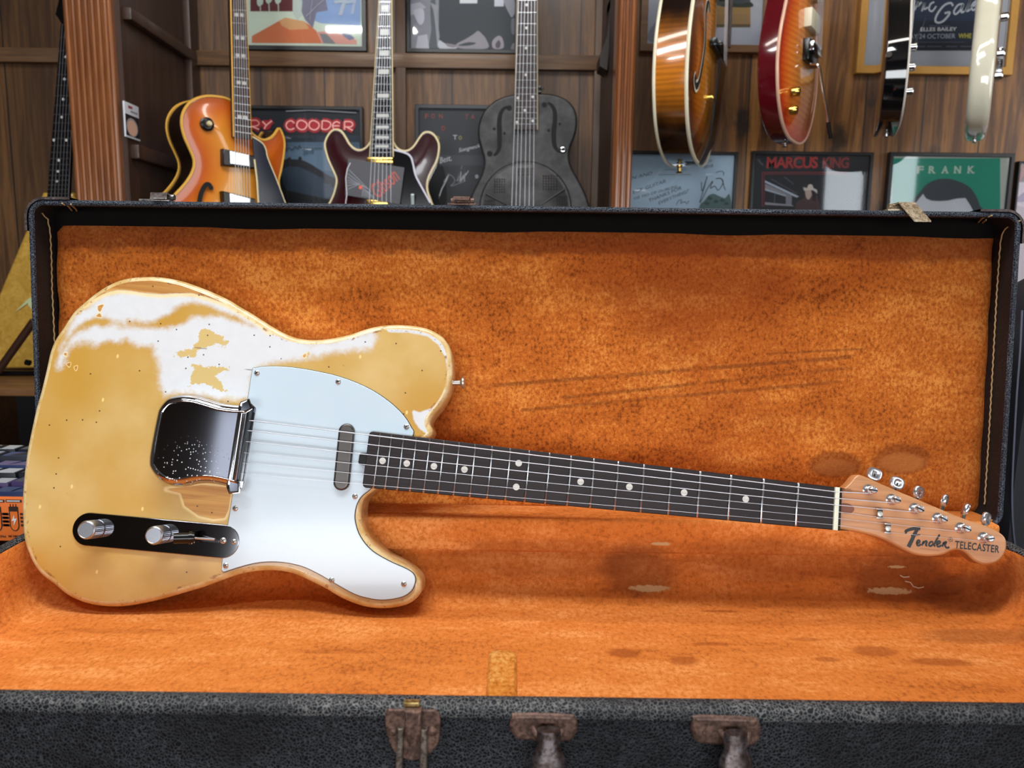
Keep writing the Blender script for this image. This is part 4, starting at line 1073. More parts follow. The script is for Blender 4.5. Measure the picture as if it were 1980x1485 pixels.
# dark corbel on the divider
DP = wall_plane(1.95)
b = MB(); L = [DP.at(*q) for q in ((1196,0),(1178,20),(1172,75),(1158,112),(1158,132),(1172,140),(1196,100))]
L = [(min(x, rx0 + 0.008), z) for x, z in L]
b.loft([[(x, 1.93, z) for x, z in ccw(L)], [(x, 2.00, z) for x, z in ccw(L)]], plain('dark_oak', (34, 22, 16), 0.6), True, True, True)
thing('wall_bracket', 'dark carved wooden bracket at the left of the narrow reeded pillar', 'bracket', None, None, b.build('wall_bracket', None, None, 30))
# shelf bench under the guitars
SHZ = W(20, 757, 1.74)[1]; 
sh = thing('display_bench', 'brown wooden display bench edge seen left of the case', 'bench')
SHW = wood('bench_wood', (92, 60, 36), (128, 88, 54), (64, 40, 24), 'X', 1.0, 0.45, 0.1)
zl = W(20, 766, 1.66)[1]; zt_ = W(20, 752, 1.66)[1]
b = MB(); b.box((-3.1, 1.66, zl), (rx0 + 1.6, YB - 0.03, zt_ + 0.002), SHW, None, 0.003); b.build('bench_top', sh)
for x in (-3.05, -1.35, 0.2, rx0 + 1.5):
    b = MB(); b.box((x, 1.80, FLZ), (x + 0.06, YB - 0.05, zl), SHW); b.build('bench_leg', sh)
b = MB(); b.box((-3.1, 1.95, FLZ), (rx0 + 1.6, 1.98, zl), plain('black_board', (12, 11, 12), 0.7), None); b.build('back_board', sh)
BENCH = zt_ + 0.002
# table under the case
tb = thing('table', 'dark wooden table the open guitar case stands on', 'table')
TW = wood('table_wood', (74, 58, 50), (104, 84, 74), (52, 40, 34), 'X', 0.8, 0.35, 0.2)
b = MB(); b.box((-1.05, 0.40, -0.035), (1.05, 1.22, 0.0), TW, None, 0.004); b.build('table_top', tb)
for x in (-0.98, 0.90):
    for y in (0.46, 1.08):
        b = MB(); b.box((x, y, FLZ), (x + 0.07, y + 0.07, -0.035), TW, None, 0.004); b.build('leg', tb)
# front window and ceiling tube (behind and above the camera): the room's own light sources, plus an added glow panel
WG = NT('bright_window'); WG.p(color=(0.8, 0.85, 0.9), emit=(0.86, 0.94, 1.0), emits=4.0); WG = WG.m
b = MB(); 
b.box((2.68, -2.598, 0.45), (3.02, -2.59, 1.62), WG)
b.box((3.19, -2.45, 0.40), (3.198, -2.05, 1.40), WG)
wn = structure(b.build('window_1'))
WD = NT('streak_glow'); WD.p(color=(0.7, 0.75, 0.8), emit=(0.8, 0.86, 1.0), emits=0.8); WD = WD.m
b = MB(); b.box((-1.66, -2.598, 0.98), (-1.50, -2.59, 1.46), WD); structure(b.build('streak_panel'))  # added glow panel: reflects as a streak in the bridge cover
b = MB()
for x in (2.62, 3.02): b.box((x, -2.6, 0.4), (x + 0.06, -2.56, 1.68), OAKD)
for z in (0.39, 1.62): b.box((2.62, -2.6, z), (3.08, -2.55, z + 0.06), OAKD)
b.build('window_frame', wn)

# ------------------------------------------------------------------ small things beside and behind the case
# the orange display carton of valve boxes standing left behind the case
ORANGE = plain('orange_card', (228, 112, 34), 0.5, var=0.04); INK = plain('brown_ink', (48, 22, 12), 0.6); WHITE = plain('white_card', (222, 224, 226), 0.5, var=0.04)
YC = 0.905
def TP(px, py, z=0.0):
    v = ray(px, py); t = (z - CZ) / v.z; return EYE + v * t
CPl = wall_plane(YC)
xr = CPl.at(52, 1000)[0]; zlo = max(0.0012, CPl.at(20, 1046)[1]); zhi = CPl.at(20, 962)[1]
MC = Plane((xr - 0.20, YC, zlo), (1, 0, 0), (0, 0, 1)).mat()
ct = thing('display_carton', 'orange card display carton printed with valve pictures behind the case', 'carton', MC)
ctI = Plane((xr - 0.20, YC, zlo), (1, 0, 0), (0, 0, 1))
H = zhi - zlo
b = MB(); b.box((-0.10, 0, -0.17), (0.212, H, 0), ORANGE, None, 0.001); b.build('carton_body', ct)
b = MB()
for k in range(-1, 3):
    c = ctI.at(28 + (k - 2) * 33, 1003)
    cx, cy = c; s_ = H / 82.0
    P = [(cx + s_ * 8.5 * a, cy + s_ * d) for a, d in ((-1, 22), (1, 22), (1, -14), (0.75, -20), (0.3, -23), (-0.3, -23), (-0.75, -20), (-1, -14))]
    b.poly(P, INK, 0.0004); b.poly([(cx + (x - cx) * 0.78, cy + (y - cy) * 0.86 - s_ * 1.5) for x, y in P if y < cy + s_ * 30], ORANGE, 0.0006)
    b.rect(cx - s_ * 8.5, cy + s_ * 14, cx + s_ * 8.5, cy + s_ * 23, INK, 0.0008)
    for d in (-5, 0, 5): b.rect(cx + s_ * (d - 0.8), cy + s_ * 23, cx + s_ * (d + 0.8), cy + s_ * 28, INK, 0.0008)
    b.poly([(cx + s_ * u, cy + s_ * v) for u, v in ((1, 8), (-5, -4), (-0.5, -3), (-1.5, -13), (5, 1), (0.5, 0.5))], WHITE, 0.001)
    for side_ in (-1, 1):
        for d in (9, 2, -5, -12): b.rect(cx + side_ * s_ * 16.5 - s_ * 5.5, cy + s_ * (d - 2), cx + side_ * s_ * 16.5 + s_ * 5.5, cy + s_ * (d + 2), INK, 0.0004)
    b.text('PREMIUM', cx + s_ * 13, cy - s_ * 31, s_ * 26, s_ * 4, INK, 0.0005, pi, 0, 0.01)
    b.rect(cx - s_ * 13, cy + s_ * 31, cx + s_ * 16, cy + s_ * 36, INK, 0.0004)
    b.rect(cx - s_ * 11, cy + s_ * 32.5, cx + s_ * 13, cy + s_ * 34.5, WHITE, 0.0006)
b.build('printed_panel', ct, None, None)
# rows of small boxes inside the carton, tops showing
random.seed(7)
cols = ((176,180,186),(60,64,74),(104,96,124),(150,156,166),(66,80,112),(170,174,180),(76,82,92))
names = ('pale grey','charcoal','purple edged','silver grey','blue edged','light grey','slate grey')
for r in range(6):
    for k in range(5):
        x0 = xr - 0.20 - 0.085 + k * 0.060 + (r % 2) * 0.008; y0 = YC + 0.004 + r * 0.027
        m = plain('packet_' + 'abcdefg'[(r * 2 + k) % 7], cols[(r * 2 + k) % 7], 0.35, var=0.1)
        e = plain('packet_edge_' + 'abcdefg'[r % 7], ((34,48,86),(66,52,92),(24,27,35),(34,48,86),(44,46,54),(24,27,35))[r], 0.4)
        bb = MB(); hz = zhi + 0.004 + r * 0.0045 + random.uniform(0, 0.003)
        bb.box((x0, y0, zlo + 0.003), (x0 + 0.056, y0 + 0.025, hz), e, None, 0.001)
        bb.box((x0 + 0.003, y0 + 0.002, hz - 0.001), (x0 + 0.053, y0 + 0.023, hz + 0.0006), m)
        bb.poly([(x0 + 0.010 + random.uniform(0, 0.02), y0 + 0.002), (x0 + 0.020 + random.uniform(0, 0.02), y0 + 0.002), (x0 + 0.034, y0 + 0.023), (x0 + 0.026, y0 + 0.023)], e, hz + 0.0008)
        o = bb.build('valve_box')
        thing('valve_box', 'small grey and blue boxed valve standing in rows in the orange carton', 'box', None, 'boxed valves in the orange carton', o)
# dark padded bag standing right behind the case
BG = Plane((0, 0.885, 0), (1, 0, 0), (0, 0, 1))
x0 = BG.at(1946, 900)[0]
bg = thing('gig_bag', 'dark navy padded bag with pale piping standing right of the case lid', 'bag', Matrix.Translation((x0, 0.885, 0)))
NAVY = plain('navy_nylon', (19, 21, 30), 0.55, var=0.2, vscale=120, bump=0.2, bscale=700)
top = BG.at(1985, 590)[1]
b = MB(); rings = []
pro = [(0.0, 0.0), (0.0, 0.10), (0.002, 0.20), (0.012, 0.27), (0.03, top - 0.02), (0.06, top + 0.02), (0.14, top + 0.05), (0.30, top + 0.05), (0.34, top), (0.34, 0.0)]
pp = smooth(pro, 3, False)
b = MB(); rings = []
for d, y in ((0.012, 0.0), (0.002, 0.012), (0.0, 0.03), (0.0, 0.11), (0.002, 0.128), (0.012, 0.14)):
    rings.append([(x, y, max(0.002, z)) for x, z in inset(ccw(pp), d)])
b.loft(rings, NAVY, True, True, True, False)
b.build('bag_body', bg, None, 40)
b = MB(); L = [BG.at(*q, 0.001) for q in ((1976,600),(1972,680),(1966,760),(1961,850),(1957,940),(1958,1010),(1964,1070))]
b.tube([(x - x0, -0.001, max(z, 0.004)) for x, z in smooth(L, 3, False)], 0.0012, plain('grey_piping', (84, 90, 106), 0.5), 6); b.build('piping', bg)

# ------------------------------------------------------------------ framed prints on the walls
def mat_glass():
    s = NT('picture_glass'); t = s.new('ShaderNodeBsdfTransparent'); g = s.new('ShaderNodeBsdfGlossy'); g.inputs['Roughness'].default_value = 0.03
    f = s.new('ShaderNodeFresnel'); f.inputs['IOR'].default_value = 1.6
    m = s.new('ShaderNodeMixShader'); s.set(m.inputs[0], s.math('MULTIPLY', f.outputs[0], 1.6, True)); s.t.links.new(t.outputs[0], m.inputs[1]); s.t.links.new(g.outputs[0], m.inputs[2])
    s.t.links.new(m.outputs[0], s.out.inputs[0]); return s.m
GLASS = mat_glass()
INKC = {}
def ink(c):
    k = 'print_%d_%d_%d' % c
    return plain(k, c, 0.6, var=0.06, vscale=25)
FRB = plain('black_frame', (17, 17, 19), 0.35, var=0.15)
FROAK = wood('light_oak_frame', (120, 84, 54), (150, 110, 74), None, 'X', 1, 0.45)
FRGOLD = plain('gilt_frame', (186, 138, 66), 0.38, 0.35, var=0.12, vscale=90)
class Print:
    """a framed print: x0..y1 are the outer frame corners as measured, art is drawn with the same measurements"""
    def __init__(s, name, label, x0, y0, x1, y1, fw, fm, paper, Y=None, mat=None, mw=0, depth=0.018, cat='framed picture'):
        s.Y = (YB - 0.014) if Y is None else Y
        s.pl = wall_plane(s.Y - depth * 0.5)
        a, b_ = s.pl.at(x0, y0), s.pl.at(x1, y1); c_, d_ = s.pl.at(x0, y1), s.pl.at(x1, y0)
        X0, X1 = (a[0] + c_[0]) / 2, (b_[0] + d_[0]) / 2; Z1, Z0 = (a[1] + d_[1]) / 2, (b_[1] + c_[1]) / 2
        s.ox, s.oz = (X0 + X1) / 2, Z0
        k = s.Y / F; fw = fw * k
        s.root = thing(name, label, cat, wall_plane(s.Y).mat() @ Matrix.Translation((s.ox, s.oz, 0)))
        w, h = X1 - X0, Z1 - Z0; s.w, s.h = w, h
        b = MB()
        P = lambda d, z: [(-w / 2 + d, d, z), (w / 2 - d, d, z), (w / 2 - d, h - d, z), (-w / 2 + d, h - d, z)]
        b.loft([P(0, 0.0005), P(0, depth - 0.001), P(0.001, depth), P(fw - 0.001, depth), P(fw, depth - 0.001), P(fw, 0.003)], fm, True)
        b.build('frame', s.root, None, 20)
        s.b = MB(); s.b.smooth = False; s.z = depth * 0.5; s.n = 0
        s.b.rect(-w / 2 + fw * 0.9, fw * 0.9, w / 2 - fw * 0.9, h - fw * 0.9, ink(paper), s.z)
        b = MB(); b.rect(-w / 2 + fw, fw, w / 2 - fw, h - fw, GLASS, depth * 0.72)
        b.build('glass', s.root, None, None)
        s.fw = fw
    def lz(s): s.n += 1; return s.z + 0.00012 * s.n
    def c(s, px, py): u = s.pl.at(px, py); return (u[0] - s.ox, u[1] - s.oz)
    def clip(s, p):
        e = s.fw
        return (min(max(p[0], -s.w / 2 + e), s.w / 2 - e), min(max(p[1], e), s.h - e))
    def poly(s, L, col): s.b.poly([s.clip(s.c(*q)) for q in L], ink(col), s.lz())
    def rect(s, x0, y0, x1, y1, col): s.poly([(x0, y0), (x1, y0), (x1, y1), (x0, y1)], col)
    def blobp(s, L, col, sub=4): s.b.poly([s.clip(p) for p in smooth([s.c(*q) for q in L], sub)], ink(col), s.lz())
    def line(s, L, w, col, sm=True):
        P = [s.clip(s.c(*q)) for q in L]; s.b.ribbon(smooth(P, 4, False) if sm and len(P) > 2 else P, w * s.Y / F, ink(col), s.lz())
    def text(s, t, x0, y0, x1, y1, h, col, shear=0.0, bold=0.0, sp=1.0):
        a, b_ = s.c(x0, y0), s.c(x1, y1)
        s.b.text(t, a[0], a[1], hypot(b_[0] - a[0], b_[1] - a[1]), h * s.Y / F, ink(col), s.lz(), atan2(b_[1] - a[1], b_[0] - a[0]), shear, bold, sp)
    def done(s): s.b.build('print', s.root, None, None)
random.seed(11)
# 1 desert road print
YP = YB - 0.001
p = Print('framed_poster', 'black framed print of an orange road and pale palm trees, above the neon-lettered picture', 456, -190, 708, 99, 8, FRB, (200, 212, 196), YP)
p.rect(484, -180, 568, 22, (92, 22, 30)); p.rect(470, -180, 480, 95, (196, 210, 196))
p.poly([(568, -180), (700, -180), (697, 50), (620, 45), (585, 30), (584, 0)], (138, 164, 204))
p.poly([(566, -60), (584, -60), (584, 30), (575, 40), (566, 25)], (186, 196, 190))
p.poly([(590, -40), (622, -40), (634, 20), (612, 24), (605, 55), (590, 38), (583, 22)], (120, 118, 138))
p.poly([(487, 70), (548, 36), (570, 38), (594, 45), (612, 60), (622, 84), (487, 83)], (196, 112, 66))
p.poly([(540, 40), (552, 34), (590, 42), (598, 56), (560, 58), (545, 50)], (204, 158, 108))
p.poly([(612, 62), (640, 60), (660, 66), (690, 78), (690, 86), (622, 84)], (208, 150, 138))
p.poly([(618, 65), (632, 66), (650, 85), (626, 84)], (122, 124, 128))
p.poly([(660, 62), (676, 66), (686, 74), (676, 78), (664, 70)], (110, 118, 150))
for x, y0 in ((503, 3), (520, -2), (538, -1)):
    p.line([(x, y0), (x + 1, 22)], 1.8, (186, 200, 188), False)
    p.blobp([(x - 6, y0 + 2), (x - 4, y0 - 10), (x, y0 - 16), (x + 5, y0 - 9), (x + 6, y0 + 3), (x + 2, y0 + 8), (x - 3, y0 + 9)], (186, 200, 188))
p.poly([(646, 2), (672, -2), (662, 30), (654, 30), (662, 6), (648, 8)], (176, 186, 196)); p.poly([(668, 2), (690, -2), (684, 28), (678, 28), (683, 6), (670, 8)], (170, 182, 200))
p.line([(592, 32), (622, 4), (640, -10)], 1.4, (170, 168, 180), False); p.line([(606, -10), (600, 30), (600, 40)], 1.2, (160, 160, 172), False)
p.done()
# 2 black and white photograph
p = Print('framed_photograph', 'framed black and white photograph right of the dark red guitar neck', 786, -200, 1004, 104, 7, FRB, (52, 60, 68), YP)
p.poly([(794, -190), (850, -190), (848, 94), (794, 94)], (140, 140, 150))
p.poly([(794, 8), (812, 4), (824, 14), (800, 28), (794, 30)], (176, 176, 186)); p.blobp([(800, 20), (818, 18), (820, 40), (812, 48), (804, 36)], (196, 196, 206))
p.poly([(834, -20), (842, 0), (846, 60), (848, 94), (828, 94), (834, 60), (832, 20)], (84, 92, 98))
p.poly([(804, 94), (808, 70), (826, 66), (830, 94)], (186, 186, 194)); p.poly([(832, 5), (848, 12), (845, 30), (850, 70), (846, 94), (842, 50), (838, 20)], (150, 152, 160))
p.blobp([(849, 78), (860, 84), (874, 90), (883, 88), (882, 94), (850, 94)], (192, 192, 200)); p.blobp([(862, 84), (876, 86), (884, 88), (878, 92), (866, 90)], (140, 132, 138))
p.blobp([(882, 86), (900, 76), (916, 66), (924, 60), (932, 66), (940, 76), (942, 94), (890, 94)], (150, 146, 152)); p.blobp([(886, 88), (904, 82), (920, 83), (914, 87), (900, 89)], (60, 66, 72))
p.blobp([(952, 80), (962, 70), (970, 72), (974, 84), (972, 94), (954, 94)], (160, 152, 160)); p.blobp([(958, 86), (964, 78), (968, 84), (966, 92), (960, 93)], (86, 80, 90))
p.rect(889, -12, 923, 7, (206, 210, 212)); p.rect(956, -20, 974, 13, (200, 202, 210)); p.rect(972, -20, 1000, -2, (190, 190, 200))
p.blobp([(974, 0), (992, -4), (997, 20), (990, 34), (984, 26), (978, 14)], (150, 150, 160)); p.blobp([(990, 36), (998, 40), (998, 64), (990, 66), (988, 50)], (110, 110, 122)); p.blobp([(992, 84), (999, 86), (999, 95), (988, 95)], (126, 122, 130))
p.done()
# 3 neon lettering picture
p = Print('framed_record_sleeve', 'black framed picture with pink neon lettering over a dark silver railway coach', 452, 206, 704, 470, 6, FRB, (30, 34, 44), YP)
p.rect(458, 262, 698, 300, (44, 56, 72)); p.rect(458, 275, 698, 345, (88, 112, 134)); p.rect(458, 284, 698, 330, (104, 130, 152))
p.blobp([(460, 400), (470, 330), (520, 312), (560, 308), (584, 310), (602, 318), (630, 336), (650, 346), (700, 372), (700, 462), (460, 462)], (34, 36, 44))
p.blobp([(545, 330), (570, 322), (595, 330), (640, 356), (650, 380), (652, 392), (600, 382), (556, 370)], (58, 74, 92)); p.poly([(554, 368), (600, 378), (648, 388), (648, 400), (554, 400)], (28, 28, 34))
p.poly([(623, 338), (636, 344), (637, 358), (624, 351)], (26, 26, 32)); p.poly([(640, 348), (648, 352), (648, 364), (641, 360)], (26, 26, 32))
p.blobp([(556, 306), (562, 304), (562, 312), (554, 312)], (22, 22, 28)); p.blobp([(578, 304), (582, 303), (584, 309), (577, 309)], (22, 22, 28))
NEON = (190, 44, 58); NP = (250, 176, 166)
def lets(shapes, w, col):
    for L in shapes: p.line(L, w, col)
C_ = [[(570, 239), (564, 234), (557, 237), (554, 243), (558, 250), (565, 251), (570, 248)]]
O1 = [[(584, 233), (593, 238), (594, 245), (588, 251), (580, 250), (575, 244), (577, 236), (584, 233)]]
O2 = [[(x + 23.5, y + 0.4) for x, y in O1[0]]]
D_ = [[(624, 234), (623, 250)], [(623, 250), (632, 251), (639, 246), (640, 239), (634, 235), (624, 234)]]
E_ = [[(658, 239), (652, 236), (646, 239), (644, 245), (648, 251), (658, 252)], [(645, 244), (657, 244)]]
R_ = [[(666, 236), (678, 236), (683, 241), (679, 246), (668, 246)], [(667, 236), (667, 252)], [(672, 247), (683, 253)]]
R2 = [[(484, 234), (496, 233), (502, 239), (497, 244), (484, 245)], [(488, 245), (502, 251)]]
Y_ = [[(508, 235), (516, 243)], [(527, 234), (516, 243), (512, 250)]]
ALL = (R2, Y_, C_, O1, O2, D_, E_, R_)
for L in ALL: lets(L, 10, NEON)
for x in (560, 584, 608, 630, 651, 674, 490, 516): p.blobp([(x - 8, 236), (x, 233), (x + 8, 237), (x + 8, 247), (x, 252), (x - 8, 248)], NEON)
for L in ALL: lets(L, 2.1, NP)
p.text('THANKS', 568, 273, 612, 271, 8, (18, 26, 40), 0.2); p.text('2010', 587, 300, 608, 297, 7, (18, 26, 40), 0.2)
p.line([(553, 290), (556, 280), (552, 268), (550, 276), (553, 293), (560, 286), (566, 290), (572, 284), (577, 288), (580, 282), (586, 287), (624, 287)], 1.5, (18, 26, 40))
p.line([(554, 216), (600, 214), (640, 216), (690, 219)], 1.6, (120, 126, 134), False)
p.done()
# 4 dark signed sleeve
p = Print('framed_record_sleeve', 'dark grey framed picture with scattered red letters and white handwriting behind the metal guitar', 804, 204, 1010, 470, 7, plain('charcoal_frame', (36, 40, 48), 0.4), (62, 63, 68), YP)
p.blobp([(812, 300), (840, 292), (856, 320), (862, 350), (860, 396), (812, 396)], (18, 18, 22)); p.rect(850, 300, 1000, 320, (76, 78, 84))
RD = (172, 84, 72); YE = (200, 190, 120); WH = (220, 222, 224)
for t, x, y in (('F', 822, 229), ('O', 834, 229), ('N', 849, 229), ('T', 899, 230), ('A', 911, 230)): p.text(t, x, y, x + 7, y, 8, RD)
p.text('D', 854, 253, 861, 253, 8.5, (176, 70, 62)); p.text('D', 844, 271, 850, 271, 7, YE); p.text('T', 876, 270, 884, 270, 8, WH); p.text('O', 887, 270, 893, 270, 6.5, YE)
p.text('Songneck', 888, 297, 930, 287, 9, WH, 0.35); p.text('Best,', 851, 318, 874, 312, 12, WH, 0.4)
p.line([(884, 350), (890, 334), (884, 346), (892, 330), (893, 320), (890, 345), (886, 354), (896, 340), (902, 336), (890, 352)], 1.4, (190, 192, 196)); p.line([(898, 350), (900, 322), (899, 340), (906, 330)], 1.2, (190, 192, 196)); p.line([(858, 352), (870, 338), (880, 350), (872, 360), (900, 350)], 1.2, (150, 152, 158))
p.blobp([(919, 339), (924, 338), (925, 344), (920, 345)], (170, 172, 176))
p.done()
# 5 oak framed landscape
p = Print('framed_picture', 'oak framed landscape print with wide white mount behind the hanging brown sunburst guitar', 1241, -200, 1492, 102, 13, FROAK, (196, 200, 212), None)
p.rect(1286, -150, 1451, 53, (110, 96, 70)); p.rect(1286, -150, 1451, 11, (70, 80, 84)); p.rect(1286, 11, 1451, 28, (176, 144, 92)); p.rect(1300, 28, 1451, 47, (168, 138, 94))
p.blobp([(1395, 11), (1412, 4), (1430, 8), (1452, 4), (1452, 14), (1396, 13)], (54, 62, 58)); p.blobp([(1255, 60), (1280, 30), (1300, 10), (1300, 80), (1256, 80)], (158, 162, 176))
p.done()
# 6 gilt framed concert poster
p = Print('framed_poster', 'gilt framed navy concert poster with white script lettering behind the black and white hanging guitars', 1667, -260, 1974, 145, 14, FRGOLD, (182, 186, 196), None)
p.rect(1745, -240, 1885, 98, (24, 50, 84)); p.rect(1745, 40, 1885, 98, (18, 36, 62)); p.rect(1745, 82, 1885, 98, (16, 24, 42))
WS = (212, 220, 230)
p.line([(1768, -6), (1756, -2), (1751, 6), (1757, 12), (1764, 10)], 3.2, WS); p.line([(1757, 13), (1750, 22), (1748, 32), (1757, 30), (1766, 22)], 3.4, WS)
p.line([(1768, 20), (1776, 4), (1774, 12), (1782, 4)], 3, WS); p.line([(1782, 22), (1788, 4), (1786, 18), (1794, 14)], 3, WS); p.line([(1806, 4), (1799, 8), (1796, 18), (1802, 22), (1810, 12)], 3, WS); p.line([(1790, -2), (1792, -5)], 3, WS)
p.line([(1842, 12), (1838, 6), (1826, 10), (1814, 24), (1808, 38), (1812, 44), (1822, 42), (1832, 32), (1836, 24), (1826, 26)], 3.6, WS)
p.line([(1862, 8), (1852, 10), (1844, 22), (1847, 28), (1856, 20), (1862, 8), (1858, 24), (1864, 22)], 3.2, WS); p.line([(1866, 22), (1876, 0), (1880, -10), (1874, 6), (1868, 22), (1876, 18)], 3, WS); p.line([(1878, 14), (1886, 8), (1884, 4), (1878, 12), (1880, 20), (1888, 16)], 3, WS)
p.rect(1796, 49.6, 1836, 51, (84, 104, 130)); p.text('ELLES BAILEY', 1779, 61, 1849, 60, 6.3, (226, 230, 236), 0, 0.02)
p.text('DAY 24 OCTOBER', 1750, 75.5, 1846, 74.5, 8, (190, 200, 214)); p.text('WHE', 1852, 74.5, 1877, 74.3, 8, (214, 206, 86), 0, 0.02)
p.rect(1766, 81.5, 1862, 82.3, (96, 110, 130)); [p.rect(a_, 89.5, z_, 91.5, (84, 94, 112)) for a_, z_ in ((1757, 1788), (1792, 1820), (1828, 1850), (1856, 1878))]
p.done()
# 7 white signed print
p = Print('framed_signed_print', 'black framed white sheet covered in handwriting and a signature, right of the narrow reeded pillar', 1168, 293, 1419, 560, 6, FRB, (176, 196, 212), None)
HW = (40, 50, 66)
p.text('WEN AND', 1204, 352, 1262, 337, 5.5, HW, 0.3); p.text('ECK GUITAR', 1224, 375, 1288, 353, 6, HW, 0.25); p.text('VIB NO OF DUBLIN)', 1226, 388, 1310, 364, 6, HW, 0.25)
p.text('THANKS FOR', 1256, 391, 1318, 366, 6, HW, 0.25); p.text("EVERYTHING!'", 1274, 396, 1334, 371, 6, HW, 0.25); p.line([(1308, 396), (1312, 388), (1318, 387), (1316, 393), (1324, 390), (1328, 394), (1332, 388)], 1.1, HW)
p.rect(1284, 327.5, 1326, 329, (132, 150, 164)); p.rect(1273, 337, 1336, 338.5, (132, 150, 164))
p.text('CH', 1368, 315, 1377, 313, 5, HW, 0.3); p.text('2018', 1360, 326, 1379, 323, 5, HW, 0.3)
p.line([(1356, 352), (1357, 370), (1364, 352), (1367, 341), (1362, 360), (1355, 384), (1353, 392), (1360, 380), (1368, 364), (1378, 350), (1373, 364), (1382, 360), (1388, 368), (1396, 358), (1398, 350), (1392, 345), (1384, 346), (1395, 346), (1400, 362), (1403, 368)], 1.3, HW)
p.line([(1384, 334), (1393, 331), (1399, 334), (1398, 340)], 1.0, HW)
p.blobp([(1352, 400), (1362, 388), (1370, 378), (1380, 375), (1392, 380), (1402, 383), (1411, 378), (1413, 440), (1350, 440)], (88, 112, 112))
for x, y in ((1372, 384), (1384, 390), (1396, 388), (1404, 394), (1366, 394)): p.blobp([(x - 5, y), (x, y - 4), (x + 6, y), (x, y + 3)], (62, 84, 84))
p.done()
# 8 red lettering record sleeve
p = Print('framed_record_sleeve', 'black framed record sleeve with red block lettering and a figure in a white hat', 1446, 294, 1677, 560, 6, FRB, (32, 36, 44), None)
RDD = (190, 66, 62)
p.text('MARCUS', 1482, 325.5, 1581, 325.5, 20, RDD, 0, 0.03, 0.9); p.text('KING', 1590, 325.5, 1641, 325.5, 19, (150, 56, 60), 0, 0.03, 0.9)
for x0, y0, x1, y1 in ((1474, 332.5, 1640, 334), (1477, 336, 1640, 337.2)): p.rect(x0, y0, x1, y1, (150, 60, 66))
for x0, x1 in ((1473, 1474.8), (1477, 1478.2)): p.rect(x0, 333, x1, 400, (140, 58, 62))
p.rect(1479, 338, 1640, 420, (36, 38, 46))
p.poly([(1479, 349), (1545, 380), (1540, 382), (1479, 353)], (196, 206, 220)); p.poly([(1479, 355), (1530, 378), (1525, 382), (1479, 366)], (150, 146, 154)); p.poly([(1479, 365), (1520, 378), (1519, 380), (1479, 368)], (190, 200, 214))
p.poly([(1519, 374), (1531, 378), (1530, 398), (1519, 397)], (140, 142, 152)); p.poly([(1479, 391), (1530, 396), (1535, 399), (1479, 396)], (160, 158, 166)); p.line([(1498, 372), (1497, 394)], 1.2, (110, 112, 124), False)
p.line([(1516, 342), (1534, 356)], 0.9, (120, 124, 136), False); p.line([(1490, 346), (1540, 374)], 0.9, (110, 114, 126), False)
p.blobp([(1538, 398), (1545, 388), (1556, 382), (1562, 374), (1572, 372), (1580, 380), (1584, 400), (1584, 440), (1536, 440)], (84, 58, 60))
p.blobp([(1556, 369), (1560, 366), (1566, 367), (1570, 372), (1568, 380), (1563, 386), (1558, 382)], (196, 172, 164)); p.blobp([(1568, 368), (1576, 370), (1577, 386), (1571, 388), (1570, 378)], (50, 38, 40))
p.poly([(1552, 362), (1560, 364), (1562, 358), (1567, 356), (1571, 359), (1572, 364), (1579, 367), (1580, 375), (1572, 368), (1560, 368), (1554, 369)], (214, 206, 196))
p.done()
# 9 green poster
p = Print('framed_poster', 'black framed green poster with white capital letters and a dark arch, behind the case lid', 1708, 296, 1946, 560, 7, FRB, (196, 200, 190), None)
p.rect(1725, 306, 1934, 430, (24, 156, 130))
for t, x in (('F', 1772.5), ('R', 1795), ('A', 1820), ('N', 1844), ('K', 1870)): p.text(t, x, 335, x + 13, 335, 12.5, (206, 222, 206), 0, 0.035); p.rect(x - 0.5, 333.4, x + 4.5, 335.4, (206, 222, 206)); p.rect(x + 8, 333.4, x + 13.5, 335.4, (206, 222, 206)) if t in 'RANK' else None
p.blobp([(1756, 420), (1762, 392), (1776, 374), (1792, 356), (1812, 347), (1834, 346), (1856, 352), (1874, 362), (1886, 378), (1894, 398), (1900, 420)], (66, 74, 82))
p.poly([(1760, 405), (1772, 390), (1784, 375), (1790, 384), (1800, 388), (1815, 389), (1832, 388), (1850, 384), (1866, 383), (1874, 395), (1882, 410), (1882, 440), (1756, 440)], (214, 216, 222))
p.done()
# 10 colourful print at the right edge
p = Print('framed_poster', 'colourful print cut off by the right edge of the picture, beside the green poster', 1954, 313, 2110, 560, 4, FRB, (196, 176, 190), None)
p.rect(1958, 317, 2100, 352, (70, 40, 46)); p.poly([(1956, 346), (1968, 319), (1976, 319), (1957, 352)], (214, 178, 88)); p.poly([(1962, 352), (1978, 320), (1990, 320), (1972, 352)], (176, 56, 66))
p.blobp([(1958, 360), (1976, 352), (1996, 356), (2020, 380), (1990, 400), (1958, 392)], (222, 206, 222)); p.blobp([(1962, 388), (1980, 372), (1998, 372), (1980, 390)], (150, 130, 176))
p.done()
